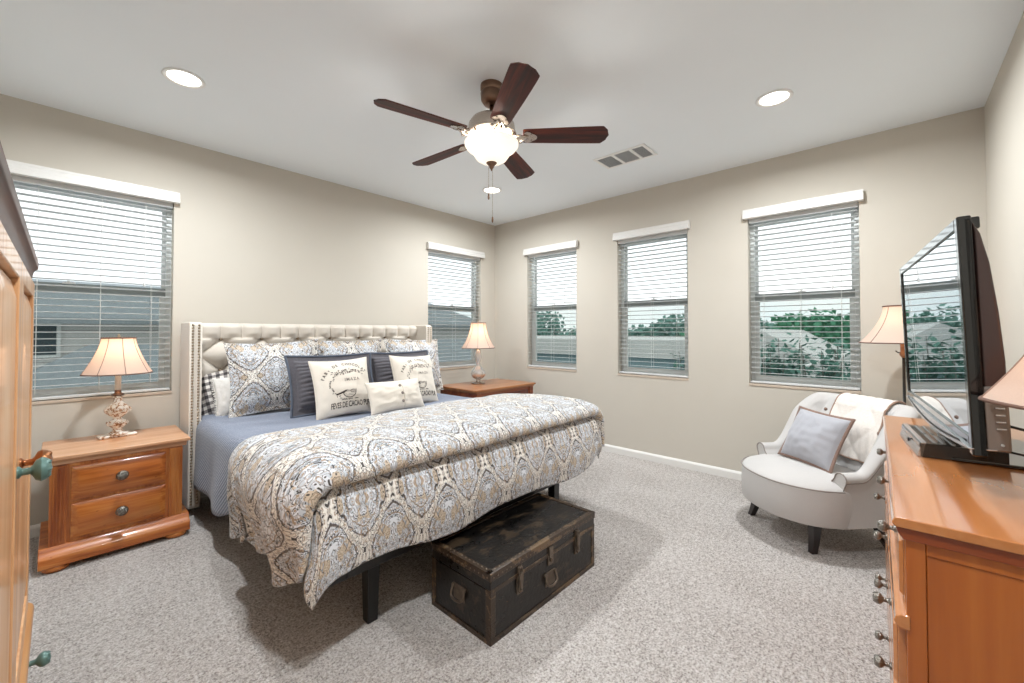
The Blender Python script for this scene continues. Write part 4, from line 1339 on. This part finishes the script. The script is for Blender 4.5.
# ================================================================== ARMOIRE (left edge) : front face towards +x
ar = empty('armoire', (-0.058, 1.41, 0), 0, 'tall honey oak armoire with panelled doors and dark glossy cornice at the left edge', 'armoire')
AH = 0.69; AD = 0.56
m = MB().box(-AD, -.020, -AH, AH, .05, 1.455)
m.box(-AD, -.004, -AH, -AH + .045, .05, 1.455).box(-AD, -.004, AH - .045, AH, .05, 1.455)
m.build('carcass', M['armZ'], ar, bevel=0.002)
P = [(-AD, 1.452), (-.010, 1.452), (-.008, 1.462), (-.006, 1.474), (-.004, 1.484), (.000, 1.492), (.006, 1.497), (.007, 1.515), (.004, 1.521), (-AD, 1.521)]
m = MB().prism([(a, b) for a, b in P], -AH - .012, AH + .004, 'y')
m.build('cornice', M['cornice'], ar, bevel=0.002)
def adoor(y0, y1, name, kn):
    m = MB()
    s = .068
    z0, z1 = .405, 1.445
    m.box(-.020, .0, y0, y0 + s, z0, z1).box(-.020, .0, y1 - s, y1, z0, z1).box(-.020, .0, y0 + s, y1 - s, z0, z0 + s).box(-.020, .0, y0 + s, y1 - s, z1 - .045, z1)
    A = T(-.016, 0, 0) @ RZ(PI / 2)
    mm = MB(); raised(mm, y0 + s + .004, y1 - s - .004, z0 + s + .004, z1 - .049, 0, .014, .04)
    m.add(mm.v, mm.f, T(-.016, 0, 0) @ RZ(PI / 2))
    d = m.build('door', M['armZ'], ar, bevel=0.003)
    knob('knob', d, (0, kn[0], kn[1]), kn[2], .022, RZ(PI / 2), scale=1.15)
M['copper'] = plain('copper_knob', '#a5714e', 0.3, 1.0, var=.2, nscale=60)
adoor(-.642, -.004, 'l', (-.045, .990, M['dial']))
adoor(.004, .642, 'r', (.045, .990, M['copper']))
P = [(-.02, .362), (.004, .362), (.010, .370), (.012, .380), (.008, .392), (-.004, .402), (-.02, .402)]
MB().prism(P, -AH - .004, AH + .002, 'y').build('waist_moulding', M['armY'], ar, bevel=0.002)
for z0, z1 in ((.235, .355), (.095, .225)):
    for y0, y1 in ((-.64, -.004), (.004, .64)):
        m = MB().box(-.02, .002, y0, y1, z0, z1)
        d = m.build('drawer', M['armY'], ar, bevel=0.004)
        knob('knob', d, (.002, .50 if y0 > 0 else -.50, (z0 + z1) / 2), M['dial'], .018, RZ(PI / 2), scale=1.15)
MB().prism([(-AD, 0), (.004, 0), (.004, .07), (-.004, .088), (-AD, .09)], -AH, AH, 'y').build('plinth', M['armY'], ar, bevel=0.003)

# ================================================================== FOOTLOCKER TRUNK
tr_ = empty('footlocker_trunk', (1.605, 1.42, 0), 0, 'worn black metal footlocker trunk with latches at the foot of the bed', 'trunk')
tx, ty, th = .398, .195, .292
zl = .222
m = MB().box(-tx, tx, -ty, ty, .0, zl - .002)
m.build('body', M['trunk'], tr_, bevel=0.006, seg=3)
m = MB().box(-tx - .003, tx + .003, -ty - .003, ty + .003, zl, th - .006)
lid = m.build('lid', M['trunk'], tr_, bevel=0.005, seg=3)
MB().box(-tx + .014, tx - .014, -ty + .014, ty - .014, th - .008, th).build('lid_panel', M['trunktop'], lid, bevel=0.002)
m = MB()
for s in (-1, 1):
    m.box(-tx - .006, tx + .006, s * ty - (.022 if s > 0 else .006), s * ty + (.006 if s > 0 else .022), th - .004, th + .003)
    m.box(s * tx - (.022 if s > 0 else .006), s * tx + (.006 if s > 0 else .022), -ty, ty, th - .004, th + .003)
    m.box(-tx - .006, tx + .006, s * (ty + .004) - .002, s * (ty + .004) + .002, th - .030, th - .002)
    m.box(s * (tx + .004) - .002, s * (tx + .004) + .002, -ty, ty, th - .030, th - .002)
m.build('edge_band', M['trunkedge'], lid, bevel=0.0012)
m = MB()
for s in (-1, 1):
    m.box(-tx - .002, tx + .002, s * (ty + .002) - .002, s * (ty + .002) + .002, .0, .022)
    m.box(s * (tx + .002) - .002, s * (tx + .002) + .002, -ty, ty, .0, .022)
    m.box(-tx - .003, tx + .003, s * (ty + .003) - .002, s * (ty + .003) + .002, zl - .012, zl + .006)
    for q in (-1, 1):
        m.box(s * tx - (.026 if s > 0 else .003), s * tx + (.003 if s > 0 else .026), q * (ty + .0015) - .002, q * (ty + .0015) + .002, .0, zl)
        m.box(s * (tx + .0015) - .002, s * (tx + .0015) + .002, q * ty - (.026 if q > 0 else 0), q * ty + (0 if q > 0 else .026), .0, zl)
m.build('corner_binding', M['trunkedge'], tr_, bevel=0.001)
m = MB()
def rv(x, y, z, A): m.lathe([(.0042, 0), (.003, .0016), (.0005, .0022)], 6, T(x, y, z) @ A, cap=False)
k = -tx + .012
while k < tx:
    rv(k, -ty - .0065, th - .016, RX(PI / 2)); rv(k, -ty + .012, th + .003, Matrix.Identity(4)); k += .026
k = -ty + .012
while k < ty:
    rv(-tx - .0065, k, th - .016, RY(-PI / 2)); rv(-tx + .012, k, th + .003, Matrix.Identity(4)); k += .026
tag(m.build('rivet_row', M['iron'], lid, smooth=True), kind='stuff')
def drawbolt(x):
    m = MB().box(x - .017, x + .017, -ty - .008, -ty, zl - .085, zl - .004)
    m.box(x - .014, x + .014, -ty - .010, -ty - .002, zl + .008, zl + .036)
    for s in (-1, 1): m.tube([(x + s * .010, -ty - .012, zl + .030), (x + s * .011, -ty - .018, zl - .01), (x + s * .009, -ty - .012, zl - .070)], .0032, 6)
    m.tube([(x - .010, -ty - .014, zl + .030), (x + .010, -ty - .014, zl + .030)], .004, 8)
    m.tube([(x - .010, -ty - .014, zl - .072), (x + .010, -ty - .014, zl - .072)], .005, 8)
    m.box(x - .007, x + .007, -ty - .020, -ty - .010, zl - .060, zl + .012)
    m.build('draw_latch', M['iron'], tr_, bevel=0.0012)
drawbolt(-.225); drawbolt(.225)
m = MB().box(-.020, .020, -ty - .008, -ty, zl - .050, zl - .004).box(-.014, .014, -ty - .012, -ty - .003, zl - .014, zl + .034)
m.lathe([(.010, 0), (.010, .008), (.006, .010)], 14, T(0, -ty - .008, zl - .026) @ RX(PI / 2))
m.build('hasp_lock', M['iron'], tr_, bevel=0.001)
def handle(A):
    m = MB().box(-.036, .036, -.004, 0, -.045, .020, A)
    pts = catmull([(-.036, -.008, .010), (-.040, -.012, -.010), (-.034, -.020, -.030), (0, -.024, -.038), (.034, -.020, -.030), (.040, -.012, -.010), (.036, -.008, .010)], 5)
    m.tube(pts, .0052, 8, A)
    for s in (-1, 1): m.lathe([(.009, 0), (.009, .010), (.004, .013)], 12, A @ T(s * .036, 0, .010) @ RX(PI / 2))
    m.build('handle', M['iron'], tr_, bevel=0.0008)
handle(T(.0, -ty, .120)); handle(T(-tx, .0, .150) @ RZ(-PI / 2)); handle(T(tx, 0, .150) @ RZ(PI / 2))
# ================================================================== ARMCHAIR   local: x lateral (left arm +x), y forward
ch = empty('tufted_armchair', (3.20, 0.46, 0), D(48.2), 'light grey upholstered armchair with scooped arms and tufted back, under the right window', 'armchair')
HB = 0.85
def plan(s):
    """U shaped plan, s 0..1 from right arm front, round the back, to the left arm front. returns point and outward normal"""
    hw, yb, yf, r = 0.345, -0.43, 0.0, 0.14
    segs = [abs(yf - (yb + r)), PI / 2 * r, 2 * (hw - r), PI / 2 * r, abs(yf - (yb + r))]
    L = sum(segs); d = s * L
    if d < segs[0]: return Vector((-hw, yf - d)), Vector((-1, 0))
    d -= segs[0]
    if d < segs[1]:
        a = d / r; return Vector((-hw + r - r * math.cos(a), yb + r - r * math.sin(a))), Vector((-math.cos(a), -math.sin(a)))
    d -= segs[1]
    if d < segs[2]: return Vector((-hw + r + d, yb)), Vector((0, -1))
    d -= segs[2]
    if d < segs[3]:
        a = d / r; return Vector((hw - r + r * math.sin(a), yb + r - r * math.cos(a))), Vector((math.sin(a), -math.cos(a)))
    d -= segs[3]
    return Vector((hw, yb + r + d)), Vector((1, 0))
def top_h(s):
    q = abs(s - 0.5) * 2      # 1 at arm fronts
    return lerp(0.49, HB, 1 - smooth(0.44, 0.86, q)) + 0.012 * smooth(0.8, 1, q) * 0
def shell(s, t, off=0.0):
    """t 0 outer bottom .. 0.42 outer top .. 0.58 inner top .. 1 inner bottom"""
    p, nrm = plan(s)
    H = top_h(s)
    back = smooth(0.50, 0.78, H)
    th = lerp(0.075, 0.105, back)
    lean = lerp(0.0, 0.09, back)
    rr = lerp(0.034, 0.045, back)
    flare = lerp(0.016, 0.03, back)
    if t < 0.42:
        k = t / 0.42; z = lerp(0.185, H - rr, k); o = -0.0 + flare * smooth(.7, 1, k) - 0.012 * math.sin(PI * k)
        nx, nz = 1, 0
    elif t < 0.58:
        k = (t - .42) / .16; a = PI * k
        z = H - rr + rr * math.sin(a) * 1.0; o = flare - th / 2 + (th / 2 + 0.0) * math.cos(a) + 0.0
        nx, nz = math.cos(a), math.sin(a)
    else:
        k = (t - .58) / .42; z = lerp(H - rr, 0.33, k); o = flare * (1 - smooth(0, .3, k)) - th - 0.010 * math.sin(PI * k)
        nx, nz = -1, 0
        # diamond tufting on the inner back
        if back > .6:
            q = p.x if abs(nrm.y) > .5 else p.x
            u = (s - .5) * 2.4; vv = (H - z)
            A = u * 5.0; B = vv * 7.0
            dm = (abs(math.sin(PI * (A + B) / 2 + PI / 4)) * abs(math.sin(PI * (A - B) / 2 + PI / 4))) ** .5
            o += -0.016 * dm * smooth(.6, 1, back)
    o += nx * off; z += nz * off
    ln = lean * max(0.0, (z - 0.40)) / 0.42
    P2 = p + nrm * o
    # the back leans backwards
    return Vector((P2.x * (1 + .10 * ln / .09 * 0.5), P2.y - ln * max(0.0, -nrm.y) - ln * .25 * abs(nrm.x), z))
m = MB()
nu, nv = 120, 72
m.grid(lambda u, v: shell(u, v), nu, nv)
W_ = nu + 1
m.f.append(tuple(j * W_ for j in range(nv + 1)))
m.f.append(tuple(reversed([j * W_ + nu for j in range(nv + 1)])))
m.build('upholstered_shell', M['greige'], ch, smooth=True, auto=60)
# seat with bowed front
def seat_plan(a):
    # a 0..1 around: returns point on outline
    pass
ins = 0.245
out = []
N = 26
for k in range(N + 1):
    t = k / N; x = lerp(-0.352, 0.352, t)
    out.append((x, 0.005 + 0.275 * (1 - (abs(x) / 0.352) ** 2.3) ** 0.62))
back_pts = [(0.31, -.12), (0.28, -.30), (.16, -.37), (-.16, -.37), (-.28, -.30), (-.31, -.12)]
poly = out + back_pts
m = MB()
n_ = len(poly)
lay = [(0.185, -.006), (0.19, 0.0), (0.30, .004), (0.375, .0), (0.388, -.004), (0.400, -.014)]
vs = []
cx_, cy_ = 0, -.05
for z, ex in lay:
    for (x, y) in poly:
        d = Vector((x - cx_, y - cy_)); d2 = d.normalized()
        bulge = 0
        vs.append((x + d2.x * ex, y + d2.y * ex, z + (0.0 if z < .4 else .0)))
for q, dz in ((.85, .022), (.6, .038), (.3, .046), (.02, .048)):
    for (x, y) in poly:
        vs.append((cx_ + (x - cx_) * q * .96, cy_ + (y - cy_) * q * .96, .400 + dz))
fs = []
R_ = len(lay) + 4
for j in range(R_ - 1):
    for i in range(n_):
        a = j * n_ + i; b = j * n_ + (i + 1) % n_
        fs.append((a, b, b + n_, a + n_))
fs.append(tuple(reversed(range(n_)))); fs.append(tuple((R_ - 1) * n_ + i for i in range(n_)))
m.add(vs, fs)
m.build('seat', M['greige'], ch, smooth=True, auto=70)
m = MB().tube([(x + (Vector((x, y + .05)).normalized().x) * .003, y + Vector((x, y + .05)).normalized().y * .003, .392) for x, y in out], .0045, 6)
for s_ in (0.0, 1.0):
    m.tube([shell(s_, t / 40) + Vector((0, .002, 0)) for t in range(0, 30)], .004, 6)
m.tube([shell(s / 60, .40) + Vector((0, 0, 0)) for s in range(0, 61)], .0038, 6)
m.build('piping', M['piping'], ch, smooth=True)
for s_, vv in ((.635, .075), (.40, .10), (.49, .10), (.58, .10), (.355, .23), (.445, .23), (.535, .23), (.625, .23), (.28, .14), (.70, .14)):
    H = top_h(s_)
    t = .58 + .42 * max(0, min(1, (vv - .02) / (H - .04 - .36)))
    p = shell(s_, t, .001); pn = shell(s_, t, .02); d = (pn - p).normalized()
    q = d.to_track_quat('Z', 'Y').to_matrix().to_4x4()
    MB().lathe([(.012, -.002), (.013, .003), (.009, .008), (.0005, .010)], 12, T(*p) @ q, cap=False).build('tuft_button', M['taupe'], ch, smooth=True)
def leg(x, y, dx, dy, nm='leg'):
    m = MB()
    r0, r1 = .027, .017
    prev = []
    vs = []
    for k in range(7):
        t = k / 6; z = .195 * (1 - t)
        cx = x + dx * t ** 1.8; cy = y + dy * t ** 1.8; r = lerp(r0, r1, t)
        vs += [(cx - r, cy - r, z), (cx + r, cy - r, z), (cx + r, cy + r, z), (cx - r, cy + r, z)]
    fs = []
    for k in range(6):
        for i in range(4):
            a = k * 4 + i; b = k * 4 + (i + 1) % 4; fs.append((a, b, b + 4, a + 4))
    fs += [(0, 1, 2, 3), (27, 26, 25, 24)]
    m.add(vs, fs); m.build(nm, M['darkleg'], ch, bevel=.003)
leg(-.225, .075, -.005, .02); leg(.255, .075, .03, .03); leg(-.22, -.33, -.02, -.06); leg(.22, -.33, .02, -.06)

# knitted throw over the chair back
th_ = MB()
def thr(u, v, e=0.0):
    s = lerp(.365, .60, u) + .035 * (v - .5) * 0 - .05 * smooth(.62, 1, v)
    t = lerp(.16, .86, v)
    return shell(s, t, .012 + .004 * math.sin(u * 40) * .5 + e)
th_.grid(lambda u, v: thr(u, v), 40, 80)
throw = empty('knitted_throw', (0, 0, 0), 0, 'cream knitted throw with brown edging draped over the armchair back', 'throw')
throw.location = ch.location; throw.rotation_euler = ch.rotation_euler
o = th_.build('blanket', M['knit'], throw, smooth=True, solid=0.009)
m = MB()
for u in (0, 1): m.tube([thr(u, v / 60, .002) for v in range(61)], .006, 6)
for v in (0, 1): m.tube([thr(u / 30, v, .002) for u in range(31)], .006, 6)
m.build('edging', M['binding'], throw, smooth=True)

# scatter cushion on the chair
w, h = .37, .37
cu = empty('scatter_cushion', (0, 0, 0), 0, 'grey-blue square cushion with taupe flange on the armchair', 'cushion')
f = pillow_fn(w, h, .17, .06, .016, .5, 41, .007)
vs, fs, uv = pillow_mesh(f, 44, w, h)
m = MB(); m.v = vs; m.f = fs
m.build('cushion', M['bluegrey'], cu, smooth=True, uvs=uv)
m = MB()
def ring(k, r_):
    e = []
    n = 24
    for (a0, b0, a1, b1) in ((-1, 1, 1, 1), (1, 1, 1, -1), (1, -1, -1, -1), (-1, -1, -1, 1)):
        for q in range(n):
            e.append((lerp(a0, a1, q / n), lerp(b0, b1, q / n)))
    return [(a * r_, b * r_) for a, b in e]
R1, R2 = ring(0, 1.0), ring(0, .92)
nn = len(R1)
vs2 = []
for side in (-1, 1):
    for R in (R1, R2):
        for a, b in R:
            p = f(a, b, side); p.y += side * .004; vs2.append(tuple(p))
fs2 = []
for sd in (0, 1):
    for i in range(nn):
        a = sd * 2 * nn + i; b = sd * 2 * nn + (i + 1) % nn
        fs2.append((a, b, b + nn, a + nn))
for i in range(nn):
    a = i; b = (i + 1) % nn; fs2.append((a, b, b + 2 * nn, a + 2 * nn))
m.add(vs2, fs2); m.build('flange', M['taupe'], cu, smooth=True)
CUM = Matrix.Translation((3.20, 0.46, 0)) @ RZ(D(48.2)) @ T(.0, -.045, .440) @ RZ(PI + D(8)) @ RY(D(3)) @ RX(-D(28))
cu.matrix_world = CUM

# ================================================================== OUTSIDE
tag(MB().box(-70, 140, 5.2, 140, -3.2, -3.0).box(5.2, 140, -70, 5.2, -3.2, -3.0).build('outdoor_ground', M['ground']), kind='structure')
def gable(name, label, x0, x1, y0, y1, z0, ze, zr, wall, axis='x', wins=(), oh=.4, roofm='shingle'):
    r = empty(name, ((x0 + x1) / 2, (y0 + y1) / 2, z0), 0, label, 'house', 'neighbouring houses')
    off = T(-(x0 + x1) / 2, -(y0 + y1) / 2, -z0)
    m = MB(); m.box(x0, x1, y0, y1, z0, ze, off)
    ym, xm = (y0 + y1) / 2, (x0 + x1) / 2
    if axis == 'x': m.prism([(y0, ze), (y1, ze), (ym, zr - .1)], x0, x1, 'x', off)
    else: m.prism([(x0, ze), (x1, ze), (xm, zr - .1)], y0, y1, 'y', off)
    m.build('wall', M[wall], r)
    m = MB()
    if axis == 'x':
        sl = (zr - ze) / (ym - y0)
        P = [(y0 - oh, ze - sl * oh), (ym, zr), (y1 + oh, ze - sl * oh), (y1 + oh, ze - sl * oh + .12), (ym, zr + .14), (y0 - oh, ze - sl * oh + .12)]
        m.prism(P, x0 - oh, x1 + oh, 'x', off)
    else:
        sl = (zr - ze) / (xm - x0)
        P = [(x0 - oh, ze - sl * oh), (xm, zr), (x1 + oh, ze - sl * oh), (x1 + oh, ze - sl * oh + .12), (xm, zr + .14), (x0 - oh, ze - sl * oh + .12)]
        m.prism(P, y0 - oh, y1 + oh, 'y', off)
    m.build('roof', M[roofm], r)
    for (a, b, c, d, face) in wins:
        m = MB(); g = MB()
        if face == 's': m.box(a - .06, b + .06, y0 - .05, y0 + .01, c - .06, d + .06, off); g.box(a, b, y0 - .07, y0 - .04, c, d, off)
        else: m.box(x0 - .05, x0 + .01, a - .06, b + .06, c - .06, d + .06, off); g.box(x0 - .07, x0 - .04, a, b, c, d, off)
        w_ = m.build('window', M['whiteplast'], r); g.build('pane', M['extglass'], w_)
    return r
# house seen through the left window
gable('neighbour_house', 'grey lap-sided house with shingle roof outside the widest window', -6, 11, 12.0, 19.0, -3, 1.55, 2.45, 'siding', 'x', [(-.75, -.05, .85, 1.40, 's')])
r = empty('porch_building', (4, 9.5, -3), 0, 'low building whose wide shingle hip roof fills the lower part of the widest window', 'building')
MB().box(-6.6, 5, -1.9, 2.2, 0, 2.0).build('wall', M['siding'], r)
m = MB().add([(-7, -2.3, 1.9), (8, -2.3, 1.9), (8, 2.4, 1.9), (-7, 2.4, 1.9), (-3.65, 1.5, 4.04), (6.5, 1.5, 4.04)], [(0, 1, 5, 4), (1, 2, 5), (2, 3, 4, 5), (3, 0, 4), (3, 2, 1, 0)])
m.build('roof', M['shingle'], r)
# houses seen through the small north window
gable('far_house', 'pale two-storey house with dark windows behind the glass lamp', 17.8, 29, 26, 32, -3, 0.9, 1.7, 'sidingpale', 'x', [(19.6, 20.3, -.5, .4, 's'), (21.2, 21.9, -.5, .4, 's'), (23.5, 24.3, -.5, .4, 's')], .5)
gable('far_gable_house', 'pale gabled house seen low beside the glass lamp shade', 14.6, 18.0, 22, 26, -3, .5, 1.3, 'sidingpale', 'y', [(16.0, 16.6, -.6, .1, 's')], .5)
o = MB().box(13.5, 19.5, 19.0, 19.2, -3, -.55).build('blue_fence', M['pool']); tag(o, 'turquoise blue panel low outside the window behind the glass lamp', 'fence')
# pale flat buildings seen through the three east windows
def flat(label, x0, x1, y0, y1, zt, tilt=0.0):
    r = empty('flat_roof_building', ((x0 + x1) / 2, (y0 + y1) / 2, -3), 0, label, 'building', 'pale low buildings beyond the windows')
    off = T(-(x0 + x1) / 2, -(y0 + y1) / 2, 3)
    MB().box(x0, x1, y0, y1, -3, zt - .25, off).build('wall', M['extwall'], r)
    m = MB(); ym = (y0 + y1) / 2
    m.prism([(y0 - .3, zt - .25), (ym, zt + tilt), (y1 + .3, zt - .25), (y1 + .3, zt - .5), (y0 - .3, zt - .5)], x0 - .3, x1 + .3, 'x', off)
    m.build('roof', M['roofwhite'], r)
r = empty('flat_roof_building', (22, 22, -3), 0, 'long pale flat-roofed building under the trees, seen through the two windows nearest the corner', 'building', 'pale low buildings beyond the windows')
MB().box(-5, 5, -15.2, 12, 0, 3.2).build('wall', M['extwall'], r); MB().box(-5.3, 5.3, -15.5, 12.3, 3.2, 3.95).build('roof', M['roofwhite'], r)
flat('pale low gabled roof seen through the right window, nearer the television', 15, 26, -4.6, 1.9, .40, 1.05)
flat('pale low gabled roof seen through the right window, behind the shrubs', 19, 30, 2.2, 5.6, .50, .90)
# trees
def blob_tree(label, x, y, z0, h, rad, mat, group, seed, n=5200, leaf=.16):
    r = empty('tree', (x, y, z0), 0, label, 'tree', group)
    MB().tube([(0, 0, 0), (.1, .05, h * .4), (0, .1, h * .7)], [.22, .16, .08], 8).build('trunk', M['bark'], r, smooth=True)
    rnd = random.Random(seed)
    lobes = [(rnd.uniform(-.55, .55) * rad, rnd.uniform(-.55, .55) * rad, h * rnd.uniform(.42, .86), rad * rnd.uniform(.38, .62)) for _ in range(9)]
    m = MB()
    for k in range(n):
        lx, ly, lz, lr = rnd.choice(lobes)
        v = Vector((rnd.gauss(0, 1), rnd.gauss(0, 1), rnd.gauss(0, 1))).normalized() * lr * rnd.uniform(.6, 1.05)
        c = Vector((lx, ly, lz)) + Vector((v.x, v.y, v.z * .8))
        a = Vector((rnd.uniform(-1, 1), rnd.uniform(-1, 1), rnd.uniform(-1, 1))).normalized() * leaf
        b = a.cross(Vector((rnd.uniform(-1, 1), rnd.uniform(-1, 1), rnd.uniform(-1, 1)))).normalized() * leaf * .6
        o_ = len(m.v)
        m.v += [tuple(c - a), tuple(c + b), tuple(c + a), tuple(c - b)]; m.f.append((o_, o_ + 1, o_ + 2, o_ + 3))
    me_o = m.build('foliage', M[mat], r)
    return r
TG = 'green trees along the horizon'
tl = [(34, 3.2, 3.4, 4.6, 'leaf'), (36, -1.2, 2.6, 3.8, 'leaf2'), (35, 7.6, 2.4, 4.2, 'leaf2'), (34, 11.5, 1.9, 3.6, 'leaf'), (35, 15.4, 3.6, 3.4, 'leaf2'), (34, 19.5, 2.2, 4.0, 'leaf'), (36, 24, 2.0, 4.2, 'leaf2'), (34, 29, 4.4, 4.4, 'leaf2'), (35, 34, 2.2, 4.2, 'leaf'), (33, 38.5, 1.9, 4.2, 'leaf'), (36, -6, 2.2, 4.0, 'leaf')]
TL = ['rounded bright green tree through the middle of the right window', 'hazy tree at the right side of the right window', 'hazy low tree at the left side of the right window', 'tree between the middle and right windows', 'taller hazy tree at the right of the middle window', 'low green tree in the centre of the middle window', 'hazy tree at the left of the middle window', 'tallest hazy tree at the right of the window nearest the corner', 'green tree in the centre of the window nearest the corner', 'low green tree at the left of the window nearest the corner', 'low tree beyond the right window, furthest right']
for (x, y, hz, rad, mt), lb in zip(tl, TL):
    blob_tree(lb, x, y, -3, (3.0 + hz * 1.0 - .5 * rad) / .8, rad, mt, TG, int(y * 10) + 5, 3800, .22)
def shrub(label, x, y, h, rad, seed, n=2600):
    r = empty('shrub', (x, y, -3), 0, label, 'shrub', 'leafy shrubs below the right window')
    rnd = random.Random(seed)
    st = MB(); lf = MB()
    for k in range(26):
        a = rnd.uniform(0, 2 * PI); rr = rnd.uniform(.1, rad)
        top = Vector((rr * math.cos(a), rr * math.sin(a), h * rnd.uniform(.75, 1.05)))
        bs = Vector((rr * .3 * math.cos(a), rr * .3 * math.sin(a), 0))
        st.tube([bs, bs.lerp(top, .5) + Vector((rnd.uniform(-.1, .1), rnd.uniform(-.1, .1), 0)), top], [.03, .02, .008], 5)
        for q in range(n // 26):
            t = rnd.uniform(.35, 1.0)
            c = bs.lerp(top, t) + Vector((rnd.gauss(0, .16), rnd.gauss(0, .16), rnd.gauss(0, .12)))
            d = Vector((rnd.gauss(0, 1), rnd.gauss(0, 1), rnd.uniform(-.2, 1))).normalized() * .20
            b = d.cross(Vector((0, 0, 1))).normalized() * .06
            o_ = len(lf.v); lf.v += [tuple(c), tuple(c + d * .5 + b), tuple(c + d), tuple(c + d * .5 - b)]; lf.f.append((o_, o_ + 1, o_ + 2, o_ + 3))
    st.build('stems', M['bark'], r); lf.build('leaves', M['shrub'], r)
shrub('leafy shrub low in the right window, right of its middle', 11.0, .9, 3.85, 1.0, 1)
shrub('leafy shrub low in the centre of the right window', 11.5, 2.15, 4.0, 1.0, 2)
shrub('leafy shrub at the lower left of the right window', 11.2, 3.4, 3.6, 1.0, 3)
def pole(label, x, y, z1, r0):
    tag(MB().tube([(0, 0, 0), (0, 0, z1 + 3)], r0, 10).build('utility_pole', M['bark'], None, smooth=True), label, 'pole', 'poles beyond the windows').location = (x, y, -3)
pole('thick grey post left of centre beyond the right window', 13.5, 3.75, 1.05, .14)
pole('thin grey post near the thick one beyond the right window', 14.0, 3.35, 1.0, .06)
